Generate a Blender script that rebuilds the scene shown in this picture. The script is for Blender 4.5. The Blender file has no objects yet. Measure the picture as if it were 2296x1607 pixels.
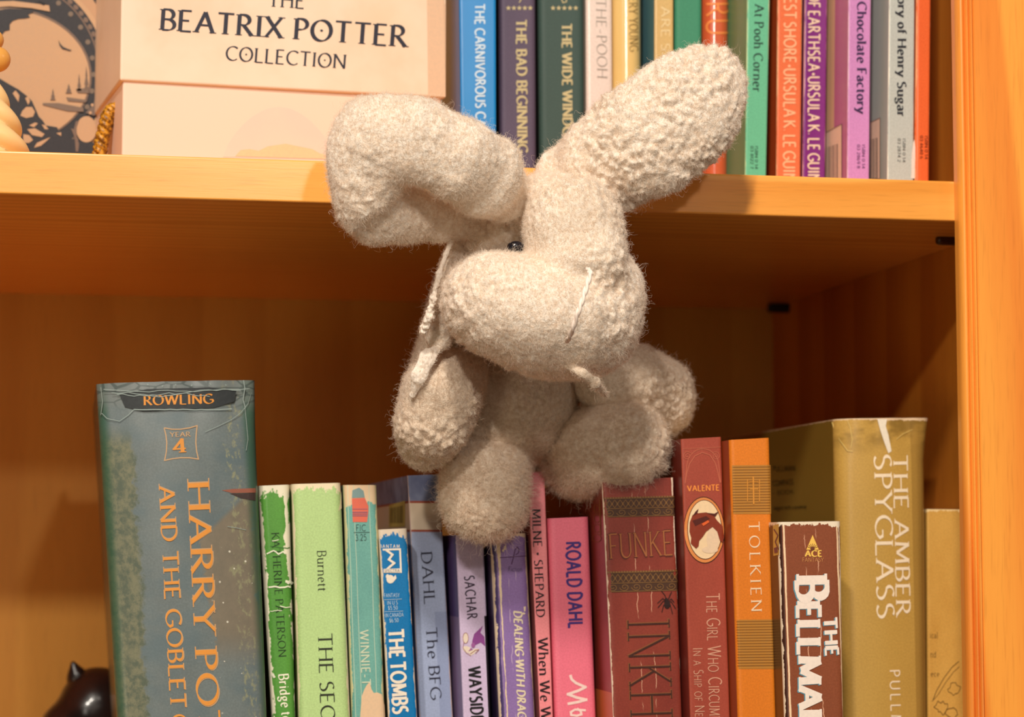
import bpy, math, random
import numpy as np
from mathutils import Vector, Matrix
from math import sin, cos, pi, sqrt

# ------------------------------------------------------------------ camera, world, lights
C = bpy.context.scene.collection
F = 5100.0; CX, CY = 1148.0, 803.5
CAMZ = 1.25; DIST = 0.80
PITCH = math.atan(433.5 / F)
YAW = math.atan(982 * cos(PITCH) / F)
cam_o = Vector((0, -DIST, CAMZ))
cd = bpy.data.cameras.new('camera'); cam = bpy.data.objects.new('camera', cd); C.objects.link(cam)
cam.location = cam_o
cam.rotation_euler = (pi / 2 + PITCH, 0, -YAW)
cd.sensor_width = 36; cd.lens = 36 * F / 2296.0
cd.clip_start = 0.05
cd.dof.use_dof = True; cd.dof.focus_distance = 0.79; cd.dof.aperture_fstop = 13
bpy.context.scene.camera = cam
FWD = Vector((sin(YAW) * cos(PITCH), cos(YAW) * cos(PITCH), sin(PITCH)))
RIGHT = Vector((cos(YAW), -sin(YAW), 0))
UPV = RIGHT.cross(FWD)

def ray(px, py):
    return (FWD * F + RIGHT * (px - CX) - UPV * (py - CY)).normalized()
def hit(px, py, o, n):
    r = ray(px, py)
    return cam_o + r * ((o - cam_o).dot(n) / r.dot(n))
def P(px, py, y):
    return hit(px, py, Vector((0, y, 0)), Vector((0, 1, 0)))
def M(px_len, y):
    return px_len * (DIST + y) / F

sc = bpy.context.scene
w = bpy.data.worlds.new('world'); sc.world = w; w.use_nodes = True
w.node_tree.nodes['Background'].inputs[0].default_value = (1.0, 0.80, 0.58, 1)
w.node_tree.nodes['Background'].inputs[1].default_value = 0.085
sc.view_settings.view_transform = 'Standard'; sc.view_settings.look = 'None'
sc.view_settings.exposure = 0.0; sc.view_settings.gamma = 1.0
sc.view_settings.use_curve_mapping = False

def lamp(name, az, el, dist, size, power, col, target=(0.10, 0.0, CAMZ + 0.03)):
    ld = bpy.data.lights.new(name, 'AREA'); ld.shape = 'DISK'; ld.size = size
    ld.energy = power; ld.color = col
    o = bpy.data.objects.new(name, ld); C.objects.link(o)
    a = math.radians(az); e = math.radians(el)
    d = Vector((sin(a) * cos(e), -cos(a) * cos(e), sin(e)))
    t = Vector(target)
    o.location = t + d * dist
    o.rotation_euler = (-d).to_track_quat('-Z', 'Y').to_euler()
    return o
LAMPS = [
    ('room_light', -14, 46, 2.2, 0.22, 35.0, (1.0, 0.915, 0.80)),
    ('room_light', -20, 26, 2.6, 0.10, 25.0, (1.0, 0.915, 0.80)),
    ('room_light', 5, 17, 3.0, 0.12, 12.0, (1.0, 0.90, 0.79)),
    ('room_light', 55, 28, 2.8, 0.15, 5.0, (1.0, 0.90, 0.79)),
    ('room_light', -8, 5, 3.0, 0.50, 2.6, (1.0, 0.88, 0.74)),  # unseen weak front fill, added for light bounced back from the room
    ('low_left_fill', -42, -14, 1.7, 0.45, 2.7, (1.0, 0.82, 0.56)),  # unseen low fill from the left, added to brighten the shelf underside
]
for L in LAMPS: lamp(*L)

# ------------------------------------------------------------------ small helpers
def lin(c):
    c = c / 255.0
    return c / 12.92 if c <= 0.04045 else ((c + 0.055) / 1.055) ** 2.4
def rgb(r, g, b): return (lin(r), lin(g), lin(b), 1.0)

def mesh_obj(name, verts, faces, mat=None, parent=None, smooth=False, uvs=None):
    me = bpy.data.meshes.new(name)
    me.from_pydata([tuple(v) for v in verts], [], faces)
    if uvs is not None:
        uvl = me.uv_layers.new(name='UVMap')
        li = np.zeros(len(me.loops), dtype=np.int32); me.loops.foreach_get('vertex_index', li)
        uvl.data.foreach_set('uv', np.asarray(uvs, dtype=np.float32)[li].ravel())
    if smooth: me.polygons.foreach_set('use_smooth', [True] * len(me.polygons))
    if mat: me.materials.append(mat)
    me.update()
    o = bpy.data.objects.new(name, me); C.objects.link(o)
    if parent: o.parent = parent; o.matrix_parent_inverse = parent.matrix_basis.inverted()
    return o
def thing(name, loc, label, cat, group=None):
    o = bpy.data.objects.new(name, None); C.objects.link(o)
    o.empty_display_size = 0.01; o.location = loc
    o['label'] = label; o['category'] = cat
    if group: o['group'] = group
    return o
def auto_normals(o, consistent=True):
    import bmesh
    bm = bmesh.new(); bm.from_mesh(o.data)
    bmesh.ops.recalc_face_normals(bm, faces=bm.faces)
    bm.to_mesh(o.data); bm.free()
def bevel(o, wd=0.0006, seg=2):
    m = o.modifiers.new('bevel', 'BEVEL'); m.width = wd; m.segments = seg; m.limit_method = 'ANGLE'; m.angle_limit = 0.7
    return o
def prism(name, pts, z0, z1, mat, parent=None):
    n = len(pts)
    vs = [(x, y, z0) for x, y in pts] + [(x, y, z1) for x, y in pts]
    fs = [tuple(range(n))[::-1], tuple(range(n, 2 * n))] + [(i, (i + 1) % n, n + (i + 1) % n, n + i) for i in range(n)]
    o = mesh_obj(name, vs, fs, mat, parent); auto_normals(o); return o
def box(name, x0, x1, y0, y1, z0, z1, mat, parent=None):
    return prism(name, [(x0, y0), (x1, y0), (x1, y1), (x0, y1)], z0, z1, mat, parent)

# ------------------------------------------------------------------ node helpers
class NT:
    def __init__(s, name):
        s.m = bpy.data.materials.new(name); s.m.use_nodes = True
        s.t = s.m.node_tree; s.b = s.t.nodes['Principled BSDF']
    def n(s, typ, **kw):
        nd = s.t.nodes.new(typ)
        for k, v in kw.items():
            if hasattr(nd, k): setattr(nd, k, v)
        return nd
    def put(s, sock, v):
        if v is None: return
        if hasattr(v, 'is_output') or isinstance(v, bpy.types.NodeSocket): s.t.links.new(v, sock)
        else: sock.default_value = v
    def math(s, op, a, b=None, c=None, clamp=False):
        nd = s.n('ShaderNodeMath', operation=op); nd.use_clamp = clamp
        s.put(nd.inputs[0], a); s.put(nd.inputs[1], b)
        if c is not None: s.put(nd.inputs[2], c)
        return nd.outputs[0]
    def step(s, v, lo, hi):    # smooth 0..1
        nd = s.n('ShaderNodeMapRange'); nd.interpolation_type = 'SMOOTHSTEP'
        s.put(nd.inputs[0], v); s.put(nd.inputs[1], lo); s.put(nd.inputs[2], hi)
        return nd.outputs[0]
    def mix(s, f, a, b, mode='MIX'):
        nd = s.n('ShaderNodeMix'); nd.data_type = 'RGBA'; nd.blend_type = mode
        s.put(nd.inputs[0], f); s.put(nd.inputs[6], a); s.put(nd.inputs[7], b)
        return nd.outputs[2]
    def obj(s): return s.n('ShaderNodeTexCoord').outputs['Object']
    def uv(s): return s.n('ShaderNodeTexCoord').outputs['UV']
    def sep(s, v):
        nd = s.n('ShaderNodeSeparateXYZ'); s.put(nd.inputs[0], v); return nd.outputs
    def scale(s, v, sx, sy, sz, loc=(0, 0, 0)):
        nd = s.n('ShaderNodeMapping'); s.put(nd.inputs[0], v)
        nd.inputs['Scale'].default_value = (sx, sy, sz); nd.inputs['Location'].default_value = loc
        return nd.outputs[0]
    def noise(s, v, sc_=5.0, det=3, rough=0.5, dist=0.0):
        nd = s.n('ShaderNodeTexNoise'); s.put(nd.inputs['Vector'], v)
        nd.inputs['Scale'].default_value = sc_; nd.inputs['Detail'].default_value = det
        nd.inputs['Roughness'].default_value = rough; nd.inputs['Distortion'].default_value = dist
        return nd.outputs[0]
    def ramp(s, f, stops):
        nd = s.n('ShaderNodeValToRGB'); s.put(nd.inputs[0], f)
        el = nd.color_ramp.elements
        while len(el) < len(stops): el.new(0.5)
        for e, (p, c) in zip(el, stops): e.position = p; e.color = c
        return nd.outputs[0]
    def bump(s, h, strength=0.3, dist=0.001):
        nd = s.n('ShaderNodeBump'); nd.inputs['Strength'].default_value = strength
        nd.inputs['Distance'].default_value = dist
        s.put(nd.inputs['Height'], h); s.t.links.new(nd.outputs[0], s.b.inputs['Normal'])
    def done(s, col=None, rough=0.5, spec=0.5, coat=0.0, coat_rough=0.1, metal=0.0, sheen=0.0):
        s.put(s.b.inputs['Base Color'], col); s.put(s.b.inputs['Roughness'], rough)
        s.b.inputs['Specular IOR Level'].default_value = spec
        s.b.inputs['Coat Weight'].default_value = coat; s.b.inputs['Coat Roughness'].default_value = coat_rough
        s.b.inputs['Metallic'].default_value = metal; s.b.inputs['Sheen Weight'].default_value = sheen
        return s.m

_ink = {}
def ink(r, g, b, rough=0.5, spec=0.35):
    k = (r, g, b, rough)
    if k not in _ink:
        t = NT('ink_%d_%d_%d' % (r, g, b))
        nz = t.noise(t.obj(), 900, 2)
        c = t.mix(t.step(nz, 0.35, 0.75), rgb(r, g, b), rgb(min(255, r * 0.93 + 9), min(255, g * 0.93 + 9), min(255, b * 0.93 + 9)))
        _ink[k] = t.done(c, rough, spec)
    return _ink[k]

# pine: grain runs along `axis`; rings from a tilted trunk centre give cathedral figure
def pine(name, axis, light, dark, freq=170.0, centre=(0, 0), tilt=0.02, rough=0.34, coat=0.25, warp=0.006, soft=True, bumpy=0.15, knots=0.0):
    t = NT(name); o = t.obj(); s = t.sep(o)
    ax = {'x': 0, 'y': 1, 'z': 2}[axis]; oth = [i for i in range(3) if i != ax]
    sc_ = [140.0] * 3; sc_[ax] = 5.0
    streak = t.noise(t.scale(o, *sc_), 1.0, 4, 0.6)
    sc2 = [30.0] * 3; sc2[ax] = 3.0
    wob = t.noise(t.scale(o, *sc2), 1.0, 2, 0.5)
    wv = t.math('MULTIPLY', t.math('SUBTRACT', wob, 0.5), warp * 2)
    a = t.math('ADD', t.math('SUBTRACT', s[oth[0]], centre[0]), t.math('MULTIPLY', s[ax], tilt))
    b = t.math('ADD', t.math('SUBTRACT', s[oth[1]], centre[1]), wv)
    r = t.math('ADD', t.math('SQRT', t.math('ADD', t.math('MULTIPLY', a, a), t.math('MULTIPLY', b, b))), wv)
    fr = t.math('FRACT', t.math('MULTIPLY', r, freq))
    ringv = t.math('MULTIPLY', t.step(fr, 0.15, 0.86), t.math('SUBTRACT', 1.0, t.step(fr, 0.90, 1.0)))
    mx = t.math('ADD', t.math('MULTIPLY', ringv, 0.75), t.math('MULTIPLY', t.math('SUBTRACT', streak, 0.45), 0.9), clamp=True)
    col = t.mix(mx, rgb(*light), rgb(*dark))
    fine = [1500.0] * 3; fine[ax] = 60.0
    fn = t.noise(t.scale(o, *fine), 1.0, 2, 0.6)
    col = t.mix(t.math('MULTIPLY', t.step(fn, 0.5, 0.75), 0.22), col, rgb(*[c * 0.72 for c in dark]))
    t.bump(t.math('ADD', t.math('MULTIPLY', fn, 0.4), t.math('MULTIPLY', mx, 0.3)), bumpy, 0.0004)
    return t.done(col, rough, 0.5, coat, 0.22)
# ------------------------------------------------------------------ pen-stroke lettering (own letterforms)
def arc(cx, cy, rx, ry, a0, a1, n=9):
    return [(cx + rx * cos(math.radians(a0 + (a1 - a0) * i / n)), cy + ry * sin(math.radians(a0 + (a1 - a0) * i / n))) for i in range(n + 1)]
# glyph: (width, strokes, serif list[(x,y)]);  a stroke is a polyline
G = {
 'A': (.80, [[(.06,0),(.40,1)],[(.40,1),(.74,0)],[(.18,.36),(.62,.36)]], [(.06,0),(.74,0)]),
 'B': (.62, [[(.1,0),(.1,1)],[(.1,1)]+arc(.30,.76,.22,.24,90,-90)+[(.1,.52)],[(.1,.52)]+arc(.32,.26,.26,.26,90,-90)+[(.1,0)]], [(.1,0),(.1,1)]),
 'C': (.76, [arc(.46,.5,.40,.5,48,312,16)], []),
 'D': (.78, [[(.1,0),(.1,1)],[(.1,1),(.28,1)]+arc(.28,.5,.42,.5,90,-90,14)+[(.1,0)]], [(.1,0),(.1,1)]),
 'E': (.58, [[(.1,0),(.1,1)],[(.1,1),(.52,1)],[(.1,.52),(.44,.52)],[(.1,0),(.54,0)]], [(.1,0),(.1,1)]),
 'F': (.54, [[(.1,0),(.1,1)],[(.1,1),(.52,1)],[(.1,.52),(.42,.52)]], [(.1,0),(.1,1)]),
 'G': (.80, [arc(.46,.5,.40,.5,48,330,16)+[(.74,.42)],[(.52,.42),(.80,.42)]], []),
 'H': (.80, [[(.1,0),(.1,1)],[(.70,0),(.70,1)],[(.1,.52),(.70,.52)]], [(.1,0),(.1,1),(.70,0),(.70,1)]),
 'I': (.26, [[(.13,0),(.13,1)]], [(.13,0),(.13,1)]),
 'K': (.72, [[(.1,0),(.1,1)],[(.60,1),(.1,.45)],[(.24,.58),(.68,0)]], [(.1,0),(.1,1),(.60,1),(.68,0)]),
 'L': (.56, [[(.1,0),(.1,1)],[(.1,0),(.54,0)]], [(.1,0),(.1,1)]),
 'M': (.94, [[(.10,0),(.14,1)],[(.14,1),(.47,.1)],[(.47,.1),(.80,1)],[(.80,1),(.84,0)]], [(.1,0),(.84,0),(.12,1),(.82,1)]),
 'N': (.82, [[(.1,0),(.1,1)],[(.1,1),(.72,0)],[(.72,0),(.72,1)]], [(.1,0),(.08,1),(.72,1)]),
 'O': (.86, [arc(.43,.5,.38,.5,0,360,24)], []),
 'P': (.58, [[(.1,0),(.1,1)],[(.1,1),(.22,1)]+arc(.26,.74,.26,.26,90,-90)+[(.1,.48)]], [(.1,0),(.1,1)]),
 'R': (.68, [[(.1,0),(.1,1)],[(.1,1),(.22,1)]+arc(.26,.75,.25,.25,90,-90)+[(.1,.5)],[(.28,.5),(.64,0)]], [(.1,0),(.1,1),(.64,0)]),
 'S': (.56, [arc(.29,.755,.21,.245,50,225,9)+[(.27,.55)]+arc(.27,.25,.23,.25,55,-140,10)], []),
 'T': (.68, [[(.34,0),(.34,1)],[(.02,1),(.66,1)]], [(.34,0)]),
 'U': (.76, [[(.1,1),(.1,.3)]+arc(.38,.3,.28,.3,180,360,10)+[(.66,1)]], [(.1,1),(.66,1)]),
 'V': (.76, [[(.05,1),(.38,0)],[(.38,0),(.71,1)]], [(.05,1),(.71,1)]),
 'W': (1.10, [[(.05,1),(.30,0)],[(.30,0),(.55,1)],[(.55,1),(.80,0)],[(.80,0),(1.05,1)]], [(.05,1),(.55,1),(1.05,1)]),
 'X': (.74, [[(.06,1),(.68,0)],[(.66,1),(.06,0)]], [(.06,1),(.68,0),(.66,1),(.06,0)]),
 'Y': (.72, [[(.04,1),(.36,.48)],[(.68,1),(.36,.48)],[(.36,.48),(.36,0)]], [(.04,1),(.68,1),(.36,0)]),
 'a': (.50, [arc(.24,.46,.17,.18,150,20,6)+[(.41,.12),(.48,.02)],arc(.23,.17,.17,.17,20,340,12)], []),
 'b': (.56, [[(.1,1),(.1,0)],arc(.28,.32,.20,.32,165,-165,14)], [(.1,1)]),
 'c': (.48, [arc(.28,.32,.21,.32,50,310,12)], []),
 'd': (.58, [[(.46,1),(.46,0)],arc(.27,.32,.20,.32,15,345,14)], [(.46,1),(.5,0)]),
 'e': (.52, [[(.07,.34),(.46,.38)]+arc(.27,.32,.20,.32,12,310,14)], []),
 'f': (.34, [[(.14,0),(.14,.8)]+arc(.28,.82,.14,.18,170,60,6),[(.02,.62),(.32,.62)]], [(.14,0)]),
 'g': (.52, [arc(.24,.42,.17,.21,0,360,14),[(.16,.22),(.10,.08),(.30,.04),(.44,-.06)]+arc(.25,-.16,.19,.13,20,-200,10),[(.38,.58),(.50,.64)]], []),
 'h': (.60, [[(.1,0),(.1,1)],[(.1,.45)]+arc(.30,.44,.19,.20,160,0,8)+[(.49,0)]], [(.1,0),(.08,1),(.49,0)]),
 'i': (.24, [[(.12,0),(.12,.63)],[(.10,.84),(.14,.88)]], [(.12,0),(.09,.63)]),
 'l': (.24, [[(.12,0),(.12,1)]], [(.12,0),(.09,1)]),
 'm': (.90, [[(.1,0),(.1,.63)],[(.1,.45)]+arc(.28,.44,.17,.20,160,0,8)+[(.45,0)],[(.45,.45)]+arc(.62,.44,.17,.20,160,0,8)+[(.79,0)]], [(.1,0),(.08,.63),(.45,0),(.79,0)]),
 'n': (.60, [[(.1,0),(.1,.63)],[(.1,.45)]+arc(.30,.44,.19,.20,160,0,8)+[(.49,0)]], [(.1,0),(.08,.63),(.49,0)]),
 'o': (.54, [arc(.27,.32,.21,.32,0,360,18)], []),
 'p': (.56, [[(.1,.63),(.1,-.3)],arc(.28,.32,.20,.32,165,-165,14)], [(.1,-.3)]),
 'v': (.50, [[(.04,.63),(.25,0)],[(.25,0),(.46,.63)]], [(.04,.63),(.46,.63)]),
 'r': (.40, [[(.1,0),(.1,.63)],[(.1,.42)]+arc(.26,.44,.13,.19,160,50,5)], [(.1,0),(.08,.63)]),
 's': (.40, [arc(.20,.48,.14,.155,50,225,7)+arc(.19,.16,.16,.16,60,-140,8)], []),
 't': (.34, [[(.14,.80),(.14,.12)]+arc(.24,.12,.10,.12,180,300,5),[(.02,.62),(.30,.62)]], []),
 'u': (.60, [[(.1,.63),(.1,.2)]+arc(.28,.2,.18,.2,180,340,8),[(.49,.63),(.49,0)]], [(.08,.63),(.46,.63),(.52,0)]),
 'w': (.80, [[(.04,.63),(.22,0)],[(.22,0),(.40,.63)],[(.40,.63),(.58,0)],[(.58,0),(.76,.63)]], [(.04,.63),(.76,.63)]),
 'y': (.54, [[(.05,.63),(.28,.02)],[(.50,.63),(.28,.02),(.16,-.26),(.04,-.26)]], [(.05,.63),(.50,.63)]),
 '0': (.60, [arc(.30,.5,.23,.5,0,360,18)], []), '1': (.34, [[(.05,.8),(.18,1),(.18,0)]], [(.18,0)]),
 '2': (.58, [arc(.28,.74,.21,.26,160,-30,9)+[(.06,0),(.52,0)]], []),
 '3': (.56, [arc(.26,.76,.19,.24,150,-80,9),arc(.26,.27,.23,.27,85,-150,9)], []),
 '4': (.64, [[(.44,0),(.44,1),(.04,.28),(.60,.28)]], [(.44,0)]),
 '5': (.56, [[(.48,1),(.14,1),(.11,.56)]+arc(.26,.32,.23,.32,110,-140,10)], []),
 '6': (.58, [arc(.36,.42,.30,.58,100,180,6)+arc(.29,.30,.22,.30,180,-180,14)], []),
 '7': (.54, [[(.04,1),(.50,1),(.18,0)]], []),
 '8': (.58, [arc(.29,.76,.18,.24,0,360,14),arc(.29,.27,.23,.27,0,360,14)], []),
 '9': (.58, [arc(.29,.70,.22,.30,0,360,14),arc(.22,.60,.30,.60,0,-85,6)], []),
 '$': (.56, [arc(.29,.72,.20,.22,50,225,9)+[(.27,.52)]+arc(.27,.27,.22,.22,55,-140,10),[(.28,-.1),(.28,1.1)]], []),
 '-': (.40, [[(.06,.36),(.34,.36)]], []), '.': (.22, [[(.08,.05),(.14,.05)]], []), ':': (.24, [[(.1,.08),(.14,.08)],[(.1,.5),(.14,.5)]], []),
 ',': (.2, [[(.12,.06),(.06,-.14)]], []), '(': (.3, [arc(.34,.45,.24,.6,120,240,6)], []), ')': (.3, [arc(-.04,.45,.24,.6,60,-60,6)], []),
}
G['&dot'] = (.40, [arc(.20,.42,.07,.07,0,360,10)], [])

def stroke_quads(pts, wfun):
    """polyline -> list of quads, width by direction; sharp corners are mitred by overlapping"""
    for i in range(1, len(pts) - 1):
        ax, ay = pts[i][0] - pts[i - 1][0], pts[i][1] - pts[i - 1][1]; bx_, by_ = pts[i + 1][0] - pts[i][0], pts[i + 1][1] - pts[i][1]
        la, lb = math.hypot(ax, ay) or 1e-9, math.hypot(bx_, by_) or 1e-9
        if (ax * bx_ + ay * by_) / (la * lb) < .55:
            ha = wfun(bx_ / lb, by_ / lb) * .42; hb = wfun(ax / la, ay / la) * .42
            p_ = pts[i]
            a_ = list(pts[:i]) + [(p_[0] + ax / la * ha, p_[1] + ay / la * ha)]
            b_ = [(p_[0] - bx_ / lb * hb, p_[1] - by_ / lb * hb)] + list(pts[i + 1:])
            return stroke_quads(a_, wfun) + stroke_quads(b_, wfun)
    out = []; n = len(pts)
    L = []; R = []
    closed = n > 3 and abs(pts[0][0] - pts[-1][0]) < 1e-6 and abs(pts[0][1] - pts[-1][1]) < 1e-6
    for i in range(n):
        if closed: a = pts[i - 1] if i > 0 else pts[-2]; b = pts[(i + 1)] if i < n - 1 else pts[1]
        else: a = pts[max(0, i - 1)]; b = pts[min(n - 1, i + 1)]
        dx, dy = b[0] - a[0], b[1] - a[1]; l = math.hypot(dx, dy) or 1e-9
        h = wfun(dx / l, dy / l) / 2
        nx, ny = -dy / l * h, dx / l * h
        L.append((pts[i][0] + nx, pts[i][1] + ny)); R.append((pts[i][0] - nx, pts[i][1] - ny))
    for i in range(n - 1): out.append([L[i], L[i + 1], R[i + 1], R[i]])
    return out

def text_polys(s, thick=.13, thin=.05, serif=.11, slant=0.0, gap=.10, space=.34, odot=False, smallcaps=0, grow=0.0):
    """polygons in text units (cap height 1) and total width"""
    def wf(dx, dy):
        nib = abs(dx * sin(math.radians(-24)) * -1 * 1.0 - 0) if False else abs(dy * cos(math.radians(22)) + (-dx) * sin(math.radians(22)))
        return thin + (thick - thin) * min(1, nib * 1.06) + grow
    polys = []; x = 0.0
    i = 0
    while i < len(s):
        ch = s[i]
        if ch == ' ': x += space; i += 1; continue
        if ch == '*':   # bullet
            polys.append([(x + .2 + .13 * cos(k * pi / 6), .45 + .13 * sin(k * pi / 6)) for k in range(12)]); x += .42; i += 1; continue
        gsc = 1.0
        if smallcaps and ch.islower(): ch = ch.upper(); gsc = smallcaps
        gw, strokes, serifs = G[ch]
        for st in strokes:
            for q in stroke_quads(st, wf):
                polys.append([(x + gsc * px + slant * gsc * py, gsc * py) for px, py in q])
        if serif:
            for (sx, sy) in serifs:
                e = thin * 0.9 + grow
                yy = min(max(sy, e * .4), 1 - e * .4) if sy in (0, 1) else sy
                q = [(sx - serif - grow / 2, yy - e / 2), (sx + serif + grow / 2, yy - e / 2), (sx + serif + grow / 2, yy + e / 2), (sx - serif - grow / 2, yy + e / 2)]
                polys.append([(x + gsc * px + slant * gsc * py, gsc * py) for px, py in q])
        if odot and ch == 'O':
            polys.append([(x + .43 + .06 * cos(k * pi / 4), .5 + .06 * sin(k * pi / 4)) for k in range(8)])
        x += (gw + gap) * gsc; i += 1
    return polys, max(x - gap, .1)

def place_text(s, p0, p1, cap, **kw):
    """text polygons in photograph pixels: baseline from p0 to p1, capital height cap"""
    polys, wd = text_polys(s, **kw)
    dx, dy = p1[0] - p0[0], p1[1] - p0[1]; l = math.hypot(dx, dy)
    ux, uy = dx / l, dy / l; vx, vy = uy, -ux
    sx = l / wd
    return [[(p0[0] + ux * a * sx + vx * b * cap, p0[1] + uy * a * sx + vy * b * cap) for a, b in q] for q in polys]
def line_px(pts, wd):
    return stroke_quads(pts, lambda a, b: wd)
def ell(cx, cy, rx, ry, n=28, rot=0):
    c, s_ = cos(rot), sin(rot)
    return [(cx + rx * cos(2 * pi * k / n) * c - ry * sin(2 * pi * k / n) * s_, cy + rx * cos(2 * pi * k / n) * s_ + ry * sin(2 * pi * k / n) * c) for k in range(n)]
def ring(cx, cy, rx, ry, wd, n=40, a0=0, a1=360):
    return line_px(arc(cx, cy, rx, ry, a0, a1, n), wd)
SERIF = dict(thick=.14, thin=.05, serif=.12)
LIGHT = dict(thick=.095, thin=.045, serif=.10)
BSERIF = dict(thick=.22, thin=.09, serif=.15)
SANS = dict(thick=.12, thin=.12, serif=0)
BSANS = dict(thick=.21, thin=.19, serif=0)
LSANS = dict(thick=.08, thin=.08, serif=0)

# ------------------------------------------------------------------ a printed front (spine or box face)
ZLOW = CAMZ - 0.166          # top of the lower shelf
ZUP = P(0, 337, 0.0).z       # top of the upper shelf
class Face:
    """upright plane that faces the room; pixels of the photograph are projected onto it"""
    def __init__(s, L0, L1, R0, R1, yl, yr=None, floor=ZLOW, height=None, rnd=0.0008, sag=0.0):
        yr = yl if yr is None else yr
        a = P(L0[0], L0[1], yl); b = P(R0[0], R0[1], yr)
        e = Vector((b.x - a.x, b.y - a.y, 0)).normalized()
        s.e = e; s.n = Vector((e.y, -e.x, 0)); s.o = Vector((a.x, a.y, 0))
        s.rnd = rnd; s.sag = sag; s.floor = floor
        f = lambda p: s.az(hit(p[0], p[1], s.o, s.n))
        l0, l1, r0, r1 = f(L0), f(L1), f(R0), f(R1)
        s.L = (l0, l1); s.R = (r0, r1)
        s.zl = l0[1] if height is None else floor + height
        s.zr = r0[1] if height is None else floor + height
    def az(s, p): return ((p - s.o).dot(s.e), p.z)
    @staticmethod
    def _ln(q, z): (a0, z0), (a1, z1) = q; return a0 + (a1 - a0) * (z - z0) / (z1 - z0)
    def aL(s, z): return s._ln(s.L, z)
    def aR(s, z): return s._ln(s.R, z)
    def width(s, z): return s.aR(z) - s.aL(z)
    def dep(s, u, w):
        d = max(0.0, min(u, 1 - u)) * w; r = s.rnd; x = 0.0
        if d < r: x += r - sqrt(max(0, r * r - (r - d) ** 2))
        return x + s.sag * (2 * u - 1) ** 2
    def pt(s, u, z, dep=0.0, wz=None):
        zz = z if wz is None else wz
        a = s.aL(zz) + (s.aR(zz) - s.aL(zz)) * u
        return s.o + s.e * a - s.n * dep + Vector((0, 0, z))
    def proj(s, px, py, off=0.00012):
        r = ray(px, py)
        p = hit(px, py, s.o, s.n)
        for _ in range(3 if s.sag else 1):
            a, z = s.az(p); w = s.width(z); u = (a - s.aL(z)) / w
            dd = s.dep(min(1, max(0, u)), w)
            p = hit(px, py, s.o - s.n * (dd - off), s.n)
        return p
def decal(face, name, polys, mat, parent, layer=1, side=False):
    import bmesh
    bm = bmesh.new()
    xs = [x for q in polys for x, y in q]
    for i, q in enumerate(polys):
        vv = [bm.verts.new((x, y, (i % 50) * 2.0e-6)) for x, y in q]
        bm.faces.new(vv)
    wide = (not side) and max(max(x for x, y in q) - min(x for x, y in q) for q in polys) > 9
    if wide:
        bm.normal_update()
        bmesh.ops.triangulate(bm, faces=[f_ for f_ in bm.faces if len(f_.verts) > 4])
        x0, x1 = min(xs), max(xs); stp = max(4.0, (x1 - x0) / 45) if face.sag or face.rnd > .001 else 12.0
        cuts = [x0 + stp * k for k in range(1, int((x1 - x0) / stp) + 1)]
        w_ = [face.proj(x, 1200 if face.floor == ZLOW else 200) for x in (x0,)]
        for c_ in cuts:
            bmesh.ops.bisect_plane(bm, geom=bm.verts[:] + bm.edges[:] + bm.faces[:], plane_co=(c_, 0, 0), plane_no=(1, 0, 0))
    for v in bm.verts:
        off = 0.00012 * layer + v.co.z
        v.co = face.side_proj(v.co.x, v.co.y, off) if side else face.proj(v.co.x, v.co.y, off)
    bm.normal_update()
    for f_ in bm.faces:
        if f_.normal.dot(f_.calc_center_median() - cam_o) > 0: f_.normal_flip()
    me = bpy.data.meshes.new(name); bm.to_mesh(me); bm.free(); me.materials.append(mat)
    o = bpy.data.objects.new(name, me); C.objects.link(o); o.parent = parent
    o.matrix_parent_inverse = parent.matrix_basis.inverted()
    if name in ('crease', 'scuff'): o['kind'] = 'stuff'
    return o

def cover_mesh(face, name, depth, th, mat, parent, rows=14, bumpf=None, joint=0.0):
    """U-shaped cover: left board, spine, right board, with thickness"""
    N = 22
    sec = [(0, depth), (0, depth * .66), (0, depth * .33), (0, max(face.rnd, .0005) + face.sag + .004), (0, max(face.rnd, .0003) + face.sag + .0006)]
    us = [0.5 - 0.5 * cos(pi * i / N) for i in range(N + 1)]
    outer = [(u, d, -d) for u, d in sec] + [(u, None, u) for u in us] + [(1, d, 1 + d) for u, d in reversed(sec)]
    vs, uv = [], []
    m = len(outer)
    for side in (0, 1):
        for r in range(rows + 1):
            t = r / rows
            for (u, d, tag) in outer:
                zt = face.zl + (face.zr - face.zl) * u
                z = zt + (face.floor - zt) * t
                w = face.width(z)
                spine = d is None
                dd = face.dep(u, w) if spine else d
                du = 0
                if bumpf: b0, b1 = bumpf(u if spine else (0 if tag < 0 else 1), t, dd); du += b0; dd += b1
                if side:
                    uu = u + (th / w if u < .5 else -th / w) * (abs(2 * u - 1) if spine else 1)
                    dd = dd + (th if spine else 0)
                else: uu = u
                p = face.pt(uu + du / w, z, dd)
                vs.append(p)
                uv.append(((u * w if spine else (-d if tag < 0 else w + d)), (face.zl - z)))
    fs = []
    off = m * (rows + 1)
    for r in range(rows):
        for i in range(m - 1):
            a = r * m + i
            fs.append((a, a + m, a + m + 1, a + 1))
            fs.append((off + a, off + a + 1, off + a + m + 1, off + a + m))
    for i in range(m - 1):
        fs.append((i, i + 1, off + i + 1, off + i))
        a = rows * m + i; fs.append((a, off + a, off + a + 1, a + 1))
    for r in range(rows):
        a = r * m; fs.append((a, off + a, off + a + m, a + m))
        a = r * m + m - 1; fs.append((a, a + m, off + a + m, off + a))
    o = mesh_obj(name, vs, fs, mat, parent, smooth=True, uvs=uv)
    e = o.modifiers.new('edges', 'EDGE_SPLIT'); e.split_angle = 0.9
    return o
paper_m = None
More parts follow.
